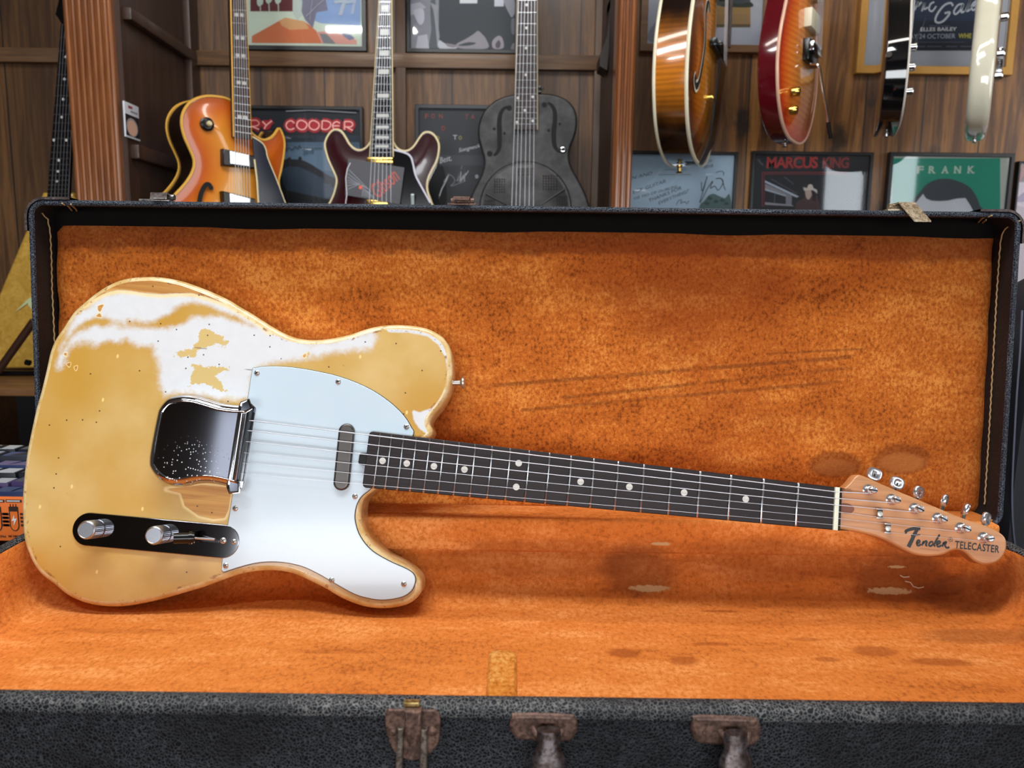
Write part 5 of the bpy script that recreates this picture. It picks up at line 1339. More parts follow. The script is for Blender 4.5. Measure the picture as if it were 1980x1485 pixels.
# packet pinned on the side panel
q = [SP.at(*c) for c in ((240, 196), (264, 207), (263, 273), (240, 263))]
xs_ = [c[0] for c in q]; zs_ = [c[1] for c in q]; u0, u1 = min(xs_), max(xs_); v0, v1 = (zs_[3] + zs_[2]) / 2, (zs_[0] + zs_[1]) / 2
M = SP.mat() @ Matrix.Translation(((u0 + u1) / 2, v0, 0.0005)); w, h = (u1 - u0) / 2, v1 - v0
b = MB(); b.box((-w, 0, 0), (w, h, 0.004), plain('packet_card', (196, 198, 204), 0.4), None, 0.001)
b.rect(-w * 0.96, 0.004, w * 0.96, h * 0.66, plain('packet_black', (22, 24, 30), 0.3), 0.0042); b.disc(-w * 0.1, h * 0.32, w * 0.8, h * 0.26, plain('packet_silver', (150, 146, 146), 0.3), 0.0044); b.disc(-w * 0.1, h * 0.30, w * 0.66, h * 0.22, plain('packet_tan', (206, 160, 138), 0.5), 0.0046)
b.rect(-w * 0.5, h * 0.84, w * 0.1, h * 0.92, plain('packet_red', (150, 60, 80), 0.5), 0.0042); b.rect(-w * 0.2, h * 0.74, w * 0.8, h * 0.80, plain('packet_grey', (130, 132, 140), 0.5), 0.0042)
thing('string_packet', 'small white and black packet with a round picture pinned to the dark side panel', 'packet', M, None, b.build('string_packet', None, M, 30))

# ------------------------------------------------------------------ guitars behind the case
def mat_burst(name, stops, rough=0.25, axis=None, flame=0.0):
    """sunburst lacquer: colour goes with the distance from the rim (edge attribute, metres)"""
    s = NT(name); e = s.attr('edge'); n = s.noise(14, 3)
    e = s.math('ADD', e, s.math('MULTIPLY', s.math('SUBTRACT', n, 0.5), 0.012))
    r = s.new('ShaderNodeValToRGB'); s.set(r.inputs[0], s.math('MULTIPLY', e, 8.0, True))
    cr_ = r.color_ramp
    for i, (pos, c) in enumerate(stops):
        el = cr_.elements[i] if i < 2 else cr_.elements.new(pos)
        el.position = pos; el.color = (*lin(c), 1)
    col = r.outputs[0]
    g = s.wave(26, s.co((0.3, 1, 1)), 3, 3, 2, 'Y')
    if flame: col = s.mix(s.math('MULTIPLY', g, flame), col, lin(stops[0][1]))
    s.p(color=col, rough=rough, coat=0.8, coatr=0.05); return s.m
def board_(parent, L, h0, h1, mat, frets, inl=(), bind=None, strings=None, dots=None, pl=None):
    """fretboard from four measured corners (top-left, top-right, bottom-right, bottom-left), frets at measured heights"""
    c = [pl.at(*q, h1) for q in L]
    fb = slab('fretboard', [c[3], c[2], c[1], c[0]], h0, h1, mat, parent, None, r=0.0008)
    def ed(t): return (c[0][0] + (c[3][0] - c[0][0]) * t, c[0][1] + (c[3][1] - c[0][1]) * t), (c[1][0] + (c[2][0] - c[1][0]) * t, c[1][1] + (c[2][1] - c[1][1]) * t)
    if bind:
        for s_ in (0, 1):
            b = MB(); a, z = ed(0)[s_], ed(1)[s_]; b.tube([(a[0], a[1], h1 - 0.002), (z[0], z[1], h1 - 0.002)], 0.0021, bind, 8); b.build('neck_binding', fb)
    tt = lambda y: (y - (L[0][1] + L[1][1]) / 2) / ((L[3][1] + L[2][1]) / 2 - (L[0][1] + L[1][1]) / 2)
    for y in frets:
        a, z = ed(tt(y)); b = MB(); b.tube([(a[0] + 0.001, a[1], h1 + 0.0004), (z[0] - 0.001, z[1], h1 + 0.0004)], 0.0011, FRET, 6); b.build('fret', fb)
    for y, u0, u1, dy in inl:
        a, z = ed(tt(y - dy)); a2, z2 = ed(tt(y + dy)); lp = lambda p, q, u: (p[0] + (q[0] - p[0]) * u, p[1] + (q[1] - p[1]) * u)
        b = MB(); b.poly([lp(a2, z2, u0), lp(a2, z2, u1), lp(a, z, u1), lp(a, z, u0)], PEARL, h1 + 0.0002); b.build('inlay', fb, None, None)
    for x, y in dots or ():
        u = pl.at(x, y, h1); b = MB(); b.disc(u[0], u[1], 0.0033, 0.0033, PEARL, h1 + 0.0002, 16); b.build('inlay_dot', fb, None, None)
    return fb, ed
def strings_(parent, tops, bots, rs=0.0006, mat=None):
    for a, z in zip(tops, bots):
        b = MB(); b.tube([a, z], rs, mat or STEEL, 6); b.build('string', parent)
def bindring(parent, pts, h, r, mat, name='binding'):
    b = MB(); P = [(*p, h) for p in resample(pts, 0.006)]
    n = len(P); rings = []
    for i in range(n):
        a = Vector(P[i - 1]); c = Vector(P[(i + 1) % n]); t = (c - a).normalized(); o = Vector((t.y, -t.x, 0))
        rings.append([Vector(P[i]) + o * (r * cos(k * pi / 3)) + Vector((0, 0, r * sin(k * pi / 3))) for k in range(6)])
    rings.append(rings[0]); b.loft(rings, mat); b.build(name, parent)
def neckstub(parent, ed, h0, mat, up=0.0, head=None):
    """neck behind the fretboard plus a headstock beyond it"""
    b = MB(); a, z = ed(1.0); a2, z2 = ed(0.0); rings = []
    for (p, q) in ((a, z), (a2, z2)):
        m = Vector(((p[0] + q[0]) / 2, (p[1] + q[1]) / 2)); hw = (Vector(q) - Vector(p)).length / 2 * 0.98; d = (Vector(q) - Vector(p)).normalized()
        rings.append([(m.x + d.x * hw * cos(t), m.y + d.y * hw * cos(t), h0 - 0.016 * sin(t)) for t in np.linspace(0, pi, 11)])
    b.loft(rings, mat, False)
    if head:
        m = Vector(((a2[0] + z2[0]) / 2, (a2[1] + z2[1]) / 2)); d = Vector((z2[0] - a2[0], z2[1] - a2[1])).normalized(); u = Vector((-d.y, d.x))
        P = [m + d * x + u * y for x, y in head]
        pts = ccw([tuple(p) for p in P]); b.loft([[(*p, h0 - 0.013) for p in pts], [(*p, h0 + 0.001) for p in pts]], mat); b.poly(pts, mat, h0 + 0.001)
    return b.build('neck', parent)
HEADG = [(-0.021, 0), (0.021, 0), (0.034, 0.03), (0.041, 0.17), (0.02, 0.185), (0, 0.178), (-0.02, 0.185), (-0.041, 0.17), (-0.034, 0.03)]

# --- dark red semi-hollow guitar
P3 = wall_plane(1.93)
E3 = [(640,388),(649.3,361),(650.7,345),(644,328.7),(634.5,307),(628.3,283),(630.5,269.4),(638.6,256),(648,250.5),(658.8,253.2),(666.9,264),(676.3,280),(687,288.8),(697.8,290.4),(708.6,285),(715.4,276),(722,268),(738,264),(752,268),(759.8,274.8),
      (766.5,285.6),(777.3,291.8),(789.4,291),(800.2,282.9),(811,266.7),(819,257.3),(828.5,255.4),(838,260),(846,272),(848.7,285.6),(844.7,309.8),(835.2,328.7),(827.2,347.5),(825.8,366.4),(832.5,388),(852,440),(866,500),(868,550),(850,600),(800,634),(737,640),(672,634),(605,600),(580,550),(585,500),(610,440)]
o3 = P3.at(737, 640)
M3 = P3.mat()
g = thing('electric_guitar', 'dark red semi-hollow guitar with cream binding and a hang tag standing behind the lid', 'guitar', M3 @ Matrix.Translation((o3[0], o3[1], 0)))
P3l = Plane(P3.world(*o3), (1, 0, 0), (0, 0, 1))
e3 = smooth(P3l.pts(E3), 4)
WINE = mat_burst('wine_red_lacquer', [(0.0, (44, 8, 14)), (0.3, (54, 10, 18)), (1.0, (62, 12, 20))], 0.2)
body('body', e3, -0.047, 0.0, 0.003, 0.006, WINE, plain('wine_red_side', (40, 8, 12), 0.2, coat=0.6), g, arch=0.008)
bindring(g, ccw(e3), -0.0015, 0.0030, CREAM)
def d628(n): return 628 * (1 - 2 ** (-n / 12))
fy = lambda n: 294.4 - (451.8 - d628(n)) * 0.7617
fb, ed = board_(g, [(736, -52), (756, -52), (759.6, 303), (715.2, 303)], 0.004, 0.020, EBONY, [fy(n) for n in range(1, 23)],
   [((fy(n) + fy(n - 1)) / 2, 0.2, 0.82, (fy(n) - fy(n - 1)) * 0.27) for n in (1, 3, 5, 7, 9, 12, 15, 17, 19, 21)], CREAM, pl=P3l)
neckstub(g, ed, 0.004, plain('wine_neck', (46, 12, 14), 0.25), head=HEADG)
b = MB(); c0_, c1_ = P3l.at(708, 316, 0.02), P3l.at(760, 304.5, 0.02); b.box((c0_[0], c0_[1], 0.004), (c1_[0], c1_[1], 0.022), GOLD, None, 0.004); b.build('pickup', g)
b = MB(); c0_, c1_ = P3l.at(708, 398, 0.02), P3l.at(750, 386, 0.02); b.box((c0_[0], c0_[1], 0.004), (c1_[0], c1_[1], 0.022), GOLD, None, 0.004); b.build('bridge', g)
gp = P3l.pts([(761, 289.5), (784.4, 296.5), (793, 304), (797.5, 318), (802, 338), (812, 358), (831, 393), (836, 405), (765, 405), (762, 330)], 0.014)
pgd = slab('pickguard', gp, 0.011, 0.014, plain('black_guard', (12, 12, 15), 0.12), g, r=0.0008)
b = MB(); b.ribbon(smooth(P3l.pts([(760.5, 289), (784.4, 295.8), (794.4, 303.6), (798.9, 318), (803.3, 338), (813.3, 358), (832, 392)], 0.015), 4, False), 0.0042, plain('white_edge', (200, 200, 214), 0.3), 0.0146); b.build('pickguard_edge', pgd, None, None)
b = MB(); a_, z_ = P3l.at(797, 394, 0.03), P3l.at(797.5, 376, 0.034); b.tube([(a_[0], a_[1], 0.02), (z_[0], z_[1], 0.034)], 0.0042, plain('pale_switch_tip', (206, 222, 220), 0.4), 10); b.build('switch', g)
strings_(g, [(ed(0)[0][0] + (ed(0)[1][0] - ed(0)[0][0]) * u, ed(0)[0][1], 0.0225) for u in np.linspace(0.12, 0.88, 6)], [(*P3l.at(x, 392, 0.024), 0.0245) for x in (714, 722, 730, 738.5, 747, 756)], 0.0006)
# its hang tag
TPn = Plane(P3.world(*P3.at(720, 350, 0.0225), 0.0225), (1, 0, 0), (0, 0, 1))
tq = TPn.pts([(673.3, 306.5), (782, 324), (773, 395), (667, 377)])
tx = sum(p_[0] for p_ in tq) / 4; ty = sum(p_[1] for p_ in tq) / 4
tg = thing('hang_tag', 'dark grey card hang tag with red script lettering tied to the dark red guitar', 'tag', TPn.mat() @ Matrix.Translation((tx, ty, 0)))
tl = lambda px, py: (lambda u: (u[0] - tx, u[1] - ty))(TPn.at(px, py))
b = MB(); TAGM = plain('tag_card', (70, 70, 76), 0.5, var=0.05); P = [(p_[0] - tx, p_[1] - ty) for p_ in tq]
P = ccw(P); b.loft([[(*p_, -0.0006) for p_ in P], [(*p_, 0) for p_ in P]], TAGM); b.poly(P, TAGM, 0)
Z9 = lambda x, y: tl(640 + x / 9, 260 + y / 9)
LN = plain('tag_line', (158, 160, 172), 0.5)
for a_, z_ in (((300, 600), (700, 1000)), ((295, 680), (640, 950)), ((290, 740), (600, 930)), ((290, 790), (570, 900)), ((290, 835), (540, 885)), ((290, 890), (470, 868)), ((300, 950), (470, 878))): b.ribbon([Z9(*a_), Z9(*z_)], 0.0009, LN, 0.0003)
for k in range(7): b.ribbon([Z9(560 + k * 14, 920 + k * 12), Z9(540 + k * 36, 1080 + k * 6)], 0.0009, LN, 0.0003)
c_ = Z9(515, 920); b.disc(c_[0], c_[1], 0.0045, 0.0045, plain('tag_red', (226, 96, 76), 0.5), 0.0004)
a_, z_ = Z9(830, 1120), Z9(1215, 770); an = atan2(z_[1] - a_[1], z_[0] - a_[0])
b.text('Gibson', a_[0], a_[1], hypot(z_[0] - a_[0], z_[1] - a_[1]), 0.036, plain('tag_script', (176, 78, 68), 0.5), 0.0004, an, 0.25, 0.008, 1.0)
b.build('card', tg, None, 30)
b = MB(); b.tube([(*Z9(340, 495), 0.001), (*Z9(290, 600), 0.003), (*Z9(262, 760), 0.003), (*Z9(270, 900), 0.003), (*Z9(280, 1040), 0.003), (*Z9(262, 1180), 0.003), (*Z9(262, 1500), 0.003)], 0.0013, plain('white_cord', (206, 208, 216), 0.7), 6); b.build('cord', tg)

# --- metal resonator guitar
P4 = wall_plane(1.96); o4 = P4.at(1020, 590)
g = thing('resonator_guitar', 'grey metal-bodied resonator guitar with f-holes standing behind the lid', 'guitar', P4.mat() @ Matrix.Translation((*o4, 0)))
P4 = Plane(P4.world(*o4), (1, 0, 0), (0, 0, 1))
E4 = [(905,394.7),(917.3,363.7),(930.8,336.7),(935.7,312.5),(930.8,291),(924,264),(925.4,239.8),(933.5,218.2),(949.7,199.4),(971.2,187.2),(995.5,181.8),(1020,180),(1040,180),(1065.5,181),(1087,187.2),(1103.2,198),(1114,215.5),(1116.7,237),(1112.7,261.3),(1103.2,285.6),(1101,304.4),(1106,323.3),(1119.4,347.5),(1132.9,374.5),(1139.6,394.7),
      (1156,440),(1158,495),(1135,550),(1080,584),(1020,590),(955,584),(912,550),(898,495),(897,440)]
def mat_gunmetal():
    s = NT('aged_gunmetal'); n = s.noise(18, 5, 0.65); n2 = s.noise(120, 4)
    s.p(color=s.mix(s.step(n, 0.3, 0.7), lin((38, 37, 38)), lin((66, 64, 64))), metal=0.55, rough=s.fmix(n2, 0.32, 0.52)); return s.m
GUN = mat_gunmetal(); HOLE = plain('hole_black', (6, 6, 7), 0.8)
e4 = smooth(P4.pts(E4), 4)
bd = body('body', e4, -0.08, 0.0, 0.006, 0.008, GUN, GUN, g)
Z3 = lambda x, y: (850 + x / 3.712, y / 3.712)
def fhole(L, ws, circles):
    b = MB(); P = smooth([P4.at(*Z3(x, y), 0.001) for x, y in L], 5, False); n = len(P)
    l, r_ = [], []
    for i, p_ in enumerate(P):
        a, c = P[max(0, i - 1)], P[min(n - 1, i + 1)]; dx, dy = c[0] - a[0], c[1] - a[1]; d = hypot(dx, dy) or 1; w = ws * (0.25 + 0.75 * sin(pi * (0.06 + 0.88 * i / (n - 1)))) / 2
        l.append((p_[0] - dy / d * w, p_[1] + dx / d * w)); r_.append((p_[0] + dy / d * w, p_[1] - dx / d * w))
    b.poly(l + r_[::-1], HOLE, 0.0006)
    for x, y, r in circles: u = P4.at(*Z3(x, y), 0.001); b.disc(u[0], u[1], r, r, HOLE, 0.0006, 20)
    b.build('f_hole', bd, None, None)
fhole([(484,766),(455,785),(434,830),(428,890),(430,940),(430,1000),(428,1060),(410,1098),(388,1116)], 0.0125, ((500,775,0.0066),(360,1103,0.0070),(392,925,0.0036),(465,957,0.0036)))
fhole([(776,738),(805,756),(826,800),(828,870),(820,930),(820,1000),(828,1050),(848,1080),(868,1090)], 0.0125, ((752,752,0.0066),(862,890,0.0036),(783,935,0.0036)))
u = P4.at(*Z3(886, 1074), 0.004); b = MB(); b.lathe([(0.009, 0), (0.009, 0.002), (0.006, 0.004), (0.0035, 0.004), (0.0035, 0.001)], CHROME, Matrix.Translation((*u, 0)), 20, False, False); b.disc(u[0], u[1], 0.0036, 0.0036, HOLE, 0.0012); b.build('jack', g)
cx, cy = P4.at(1016, 403, 0.006); rr = 0.1165
b = MB(); b.lathe([(rr, 0.0), (rr, 0.003), (rr - 0.003, 0.005), (rr - 0.007, 0.004), (rr - 0.010, 0.0045), (rr * 0.72, 0.010), (rr * 0.40, 0.015), (rr * 0.36, 0.0145), (0.03, 0.0155)], GUN, Matrix.Translation((cx, cy, 0)), 64)
cov4 = b.build('resonator_cover', g, None, 40)
for (ax0, ay0, ax1, ay1, nn, mm_) in ((395, 1285, 465, 1378, 5, 6), (565, 1210, 668, 1252, 7, 3), (745, 1262, 840, 1358, 6, 6), (845, 1412, 915, 1465, 5, 4), (330, 1440, 390, 1470, 4, 2)):
    b = MB()
    for i in range(nn):
        for j in range(mm_):
            x = ax0 + (ax1 - ax0) * i / (nn - 1); y = ay0 + (ay1 - ay0) * j / (mm_ - 1)
            u = P4.at(*Z3(x, y), 0.012); rad = hypot(u[0] - cx, u[1] - cy)
            z = 0.0105 + max(0, min(1, (rr * 0.80 - rad) / (rr * 0.45))) * 0.0055
            b.disc(u[0], u[1], 0.0019, 0.0019, HOLE, z, 8)
    b.build('vent_grille', cov4, None, None)
for a_, z_ in (((335, 1392), (480, 1470)), ((900, 1355), (730, 1470))):
    b = MB(); b.tube([(*P4.at(*Z3(*a_), 0.008), 0.008), (*P4.at(*Z3(*z_), 0.014), 0.0145)], 0.0022, GUN, 8); b.build('cover_rib', cov4)
fys = [y / 3.712 for y in (78, 158, 238, 316, 382, 445, 508, 566, 622, 668, 718, 764, 806, 848, 890)]
fb, ed = board_(g, [(1003.5, -130), (1038.0, -130), (1038.8, 250.5), (995.5, 250.5)], 0.002, 0.014, ROSEV, fys + [-2.5, -26, -50, -75, -102], pl=P4, bind=plain('pale_edge', (176, 166, 140), 0.4),
    dots=[Z3(*q) for q in ((625, 35), (623, 200), (621, 345), (619, 537), (562, 703), (668, 695), (612, 792), (556, 877), (668, 868))])
neckstub(g, ed, 0.002, plain('brown_neck', (56, 34, 22), 0.35), head=HEADG)
strings_(g, [(ed(0)[0][0] + (ed(0)[1][0] - ed(0)[0][0]) * u, ed(0)[0][1], 0.017) for u in np.linspace(0.1, 0.9, 6)], [(*P4.at(x, 400, 0.02), 0.022) for x in (989.5, 997.5, 1005, 1014.5, 1023, 1031.5)], 0.0006)
u = P4.at(1044, 171, 0.0); b = MB(); b.box((u[0] - 0.006, u[1] - 0.010, -0.012), (u[0] + 0.004, u[1] + 0.006, 0.004), BLACKP, None, 0.002); b.box((u[0] - 0.002, u[1] - 0.002, -0.008), (u[0] + 0.010, u[1] + 0.003, 0.0), BLACKP, None, 0.001); b.build('strap_pin', g)

# --- amber sunburst hollow guitar, turned to the right
yaw = radians(47)
n5 = Vector((sin(yaw), -cos(yaw), 0)); x5 = Vector((cos(yaw), sin(yaw), 0))
c5 = EYE + ray(455, 300) * (1.86 / ray(455, 300).y)
P5 = Plane(c5, x5, (0, 0, 1)); o5 = P5.at(440, 590)
P5 = Plane(P5.world(*o5), x5, (0, 0, 1))
g = thing('electric_guitar', 'amber sunburst hollow-body guitar with a pointed cutaway standing at the left behind the lid', 'guitar', P5.mat())
E5 = [(332.7,384),(358.3,355.6),(373,331.4),(375.8,309.8),(366.4,285.6),(357,264),(351.6,239.8),(354.3,218.2),(366.4,199.4),(382.5,190),(401.4,185.9),(423,187.2),(443.2,192.6),(462,212),(478,240),(486.4,256),(497,265.4),(509.3,270.7),(521.4,268),(530.8,260),(537.6,249.6),
      (541,248.5),(546,258.6),(550.2,274.8),(548.3,301.7),(543,331.4),(539,350),(543,375),(556,410),(566,460),(560,520),(530,570),(480,594),(430,596),(370,575),(318,530),(300,470),(308,420)]
e5 = smooth(P5.pts(E5), 3)
AMBER = mat_burst('amber_sunburst', [(0.0, (164, 74, 18)), (0.16, (186, 84, 20)), (0.42, (206, 120, 34)), (0.85, (216, 158, 58))], 0.2)
DKB = plain('dark_brown_side', (26, 15, 10), 0.18, coat=0.8, var=0.2)
bd5 = body('body', e5, -0.082, 0.0, 0.003, 0.007, AMBER, DKB, g, arch=0.014, archw=0.06)
YBIND = plain('amber_binding', (214, 160, 62), 0.35)
bindring(g, ccw(e5), -0.0015, 0.0034, YBIND); bindring(g, ccw(e5), -0.081, 0.0026, YBIND, 'back_binding')
f5 = lambda n: 256.5 - (451.8 * 0.95 - d628(n)) * 0.78 if n < 21 else 270
fb, ed = board_(g, [(446, -60), (473.5, -60), (486.4, 269), (452.8, 264)], 0.010, 0.024, mat_rosewood('rosewood_brown', (44, 30, 28), (76, 58, 52), 'Y', 0.4), [264 - k for k in (8, 21, 35, 49, 64, 80, 97, 115, 134, 154, 175, 197, 221, 246, 273, 301)],
    [(y, u0, u1, 3.2) for y in (225, 158, 105, 71, 27) for u0, u1 in ((0.2, 0.46), (0.54, 0.8))], YBIND, pl=P5)
neckstub(g, ed, 0.010, DKB, head=HEADG)
def obox(L, h0, h1, name, mat, r=0.003): return slab(name, P5.pts(L, h1), h0, h1, mat, g, None, r=r)
pk = obox([(432, 287), (492, 301), (493, 326), (433, 320)], 0.008, 0.026, 'pickup', BLACKP); 
b = MB(); c = P5.pts([(444, 292), (481, 300), (482, 321), (445, 316)], 0.027); b.loft([[(*p_, 0.02) for p_ in ccw(c)], [(*p_, 0.0285) for p_ in ccw(c)]], CHROME); b.poly(c, CHROME, 0.0285); b.build('pickup_cover', pk, None, 30)
pk = obox([(432, 369), (494, 384), (495, 404), (433, 396)], 0.008, 0.030, 'pickup', BLACKP)
b = MB(); c = P5.pts([(444, 374), (482, 384), (482, 400), (445, 394)], 0.031); b.loft([[(*p_, 0.02) for p_ in ccw(c)], [(*p_, 0.0325) for p_ in ccw(c)]], CHROME); b.poly(c, CHROME, 0.0325); b.build('pickup_cover', pk, None, 30)
gl = [(488, 264), (499, 270.5), (509, 278.5), (514.5, 290), (518, 306), (534, 345), (549.5, 386), (555, 402), (500, 402), (497, 350), (492, 310)]
pgd = slab('pickguard', P5.pts(gl, 0.026), 0.022, 0.026, plain('blue_black_guard', (18, 26, 44), 0.15), g, r=0.0006)
b = MB(); b.ribbon(smooth(P5.pts(gl[:8], 0.0265), 3, False), 0.0026, CREAM, 0.0266); b.ribbon(P5.pts([(492, 308), (497, 350), (500, 400)], 0.0265), 0.004, CREAM, 0.0266); b.build('pickguard_edge', pgd, None, None)
u = P5.at(401, 240, 0.012); b = MB(); b.lathe([(0.0155, 0.006), (0.0150, 0.014), (0.011, 0.016), (0.007, 0.0155)], BLACKP, Matrix.Translation((*u, 0)), 24); b.lathe([(0.005, 0.015), (0.0062, 0.024), (0.004, 0.028)], plain('aged_tip', (206, 190, 150), 0.4), Matrix.Translation((*u, 0)), 16); b.build('toggle_switch', g)
b = MB(); P = smooth(P5.pts([(409, 364), (404, 357), (398, 357.5), (392, 366), (387, 380), (384, 400)], 0.014), 5, False); b.ribbon(P, 0.0105, HOLE, 0.0146, 0.011); u = P5.at(408, 363, 0.014); b.disc(u[0], u[1], 0.0055, 0.0055, HOLE, 0.0147, 16); b.build('f_hole', bd5, None, None)
strings_(g, [(ed(0)[0][0] + (ed(0)[1][0] - ed(0)[0][0]) * u, ed(0)[0][1], 0.028) for u in np.linspace(0.14, 0.86, 6)], [(*P5.at(x, 396, 0.034), 0.036) for x in (455, 461, 466.5, 472, 477.5, 483)], 0.0007)

# --- yellow V-shaped guitar at the far left
P6 = wall_plane(1.90); o6 = P6.at(100, 728)
g = thing('electric_guitar', 'natural yellow V-shaped guitar on a stand at the left edge of the picture', 'guitar', P6.mat() @ Matrix.Translation((*o6, 0)))
P6 = Plane(P6.world(*o6), (1, 0, 0), (0, 0, 1))
KORINA = wood('yellow_korina', (170, 128, 44), (204, 164, 78), (150, 108, 36), 'Z', 0.8, 0.25, 0.7, bump=0.02)
V6 = [(82, 372), (140, 372), (148, 398), (222, 690), (212, 712), (150, 714), (138, 706), (112, 590), (82, 700), (70, 712), (-44, 714), (-58, 700), (52, 440)]
slab('body', P6.pts(V6), -0.040, 0.0, KORINA, g, r=0.006, step=0.012)
fb, ed = board_(g, [(117.5, 46), (150, 46), (132, 384), (90.5, 384)], 0.002, 0.012, EBONY, [46 + 338 * (d628(n) / d628(22.3)) for n in range(1, 23)], pl=P6, bind=None,
    dots=[(146 - (y - 46) * 0.0555 - 8 - 6 * 0, y) for y in ()])
for y, dx in ((110, 127.6), (153, 125), (192, 122.5), (226.5, 119.8), (271, 104.5), (271, 128), (310, 113.7), (331, 112), (350, 110)):
    u = P6.at(dx, y, 0.012); b = MB(); b.disc(u[0], u[1], 0.0032, 0.0032, PEARL, 0.0123, 14); b.build('inlay_dot', fb, None, None)
neckstub(g, ed, 0.002, KORINA)
b = MB(); hp = ccw(P6.pts([(119, 46), (150, 46), (158, 20), (150, -60), (140, -95), (128, -60), (107, 28), (112, 34)])); b.loft([[(*p_, -0.014) for p_ in hp], [(*p_, 0.0) for p_ in hp]], BLACKP); b.poly(hp, BLACKP, 0.0); hd6 = b.build('headstock', g, None, 30)
strings_(g, [(*P6.at(x, 46, 0.014), 0.0145) for x in np.linspace(121, 147, 6)], [(*P6.at(x, 560, 0.014), 0.016) for x in np.linspace(88, 126, 6)], 0.0005)
b = MB(); c = P6.pts([(28, 604), (54, 578), (54, 586)], 0.003); b.poly(c, plain('pale_green_guard', (186, 196, 150), 0.3), 0.003); b.poly(P6.pts([(54, 578), (150, 520), (150, 700), (54, 590)], 0.003), MATS['pale_green_guard'], 0.0028); b.build('pickguard', g, None, None)
st = thing('guitar_stand', 'dark wooden folding stand under the yellow V-shaped guitar', 'guitar stand', Matrix.Translation((*P6.world(0, 0)[:2], BENCH)))
SI = st.matrix_world.inverted(); S6 = wall_plane(1.80); DKW = plain('dark_stand_wood', (50, 27, 18), 0.35, var=0.2)
def bar(L, w, name, Y=1.80, m=DKW):
    pl = wall_plane(Y); b = MB(); P = [Vector((pl.at(*q)[0], Y, max(BENCH + w, pl.at(*q)[1]))) for q in L]; b.tube([SI @ p_ for p_ in P], w, m, 10); b.build(name, st)
bar([(66, 620), (-4, 718)], 0.009, 'leg'); bar([(140, 620), (210, 718)], 0.009, 'leg')
bar([(-40, 722), (240, 722)], 0.007, 'base_bar', 1.82, BLACKP); bar([(50, 700), (58, 702)], 0.007, 'knob', 1.79, BLACKP)

# ------------------------------------------------------------------ guitars hanging on the right, seen edge-on
def hang(px, py, Y, theta):
    o = EYE + ray(px, py) * (Y / ray(px, py).y); n = Vector((cos(theta), -sin(theta), 0)); x = Vector((-n.y, n.x, 0))
    return Plane(o, x, (0, 0, 1))
def sym(L): return smooth([(-x * mm, y * mm) for x, y in L] + [(x * mm, y * mm) for x, y in L[::-1] if x > 0], 4)
def upneck(g, y0, y1, h, m, fm):
    b = MB(); b.loft([[(0.028 * cos(t), y0, h - 0.022 * sin(t)) for t in np.linspace(0, pi, 9)], [(0.022 * cos(t), y1, h - 0.018 * sin(t)) for t in np.linspace(0, pi, 9)]], m, False)
    P = [(-0.021, y1), (0.021, y1), (0.036, y1 + 0.05), (0.036, y1 + 0.17), (-0.036, y1 + 0.17), (-0.036, y1 + 0.05)]
    b.loft([[(*p_, h - 0.016) for p_ in P], [(*p_, h - 0.002) for p_ in P]], m, True, True, True, True); b.build('neck', g)
    slab('fretboard', [(-0.028, y0 - 0.09), (0.028, y0 - 0.09), (0.022, y1), (-0.022, y1)], h - 0.001, h + 0.005, fm, g)
# archtop
H1 = hang(1352, 316, 1.80, radians(22))
g = thing('archtop_guitar', 'deep brown sunburst archtop guitar with cream binding hanging edge-on beside the narrow pillar', 'guitar', H1.mat())
A1 = [(0,0),(60,4),(120,22),(170,62),(198,120),(204,175),(194,235),(165,300),(135,350),(124,392),(128,430),(140,470),(138,510),(110,545),(60,560),(0,562)]
a1 = sym(A1)
SUNB = mat_burst('brown_sunburst', [(0.0, (50, 18, 10)), (0.2, (88, 36, 14)), (0.5, (176, 96, 24)), (0.9, (206, 132, 40))], 0.18, flame=0.2)
def mat_burst_reflection_side(name, c_end, c_mid, y0, w):  # amber middle is part sunburst, part reflection put into the colour
    s = NT(name); x, y, z = s.xyz(); n = s.noise(16, 3, 0.5, s.co((1, 0.3, 1)))
    d = s.math('ABSOLUTE', s.math('SUBTRACT', y, y0)); d = s.math('ADD', d, s.math('MULTIPLY', s.math('SUBTRACT', n, 0.5), 0.06))
    fl = s.wave(30, s.co((0.2, 1, 0.2)), 4, 3, 2, 'Y')
    s.p(color=s.mix(s.math('MULTIPLY', fl, 0.3), s.mix(s.step(d, 0.02, w), lin(c_mid), lin(c_end)), lin(c_end)), rough=0.16, coat=0.8, coatr=0.05); return s.m
bd1 = body('body', a1, -0.070, 0.0, 0.003, 0.007, SUNB, mat_burst_reflection_side('brown_sunburst_reflection_side', (22, 10, 8), (190, 112, 30), 0.165, 0.13), g, arch=0.024, archw=0.085)
IV = plain('ivory_binding', (222, 214, 188), 0.3)
bindring(g, ccw(a1), -0.002, 0.0042, IV); bindring(g, ccw(a1), -0.0685, 0.0036, IV, 'back_binding')
upneck(g, 0.50, 0.98, 0.016, DKB, EBONY)
b = MB(); P = smooth([(-x * mm, (y - 34) * mm) for x, y in ((92, 330), (100, 345), (112, 338), (116, 315), (112, 285), (112, 262), (118, 232), (128, 200), (138, 178), (150, 170), (158, 180), (152, 190))], 5, False)
zz_ = lambda p_: 0.024 * (1 - math.exp(-((0.2 - abs(p_[0])) / 0.085) ** 2)) + 0.002
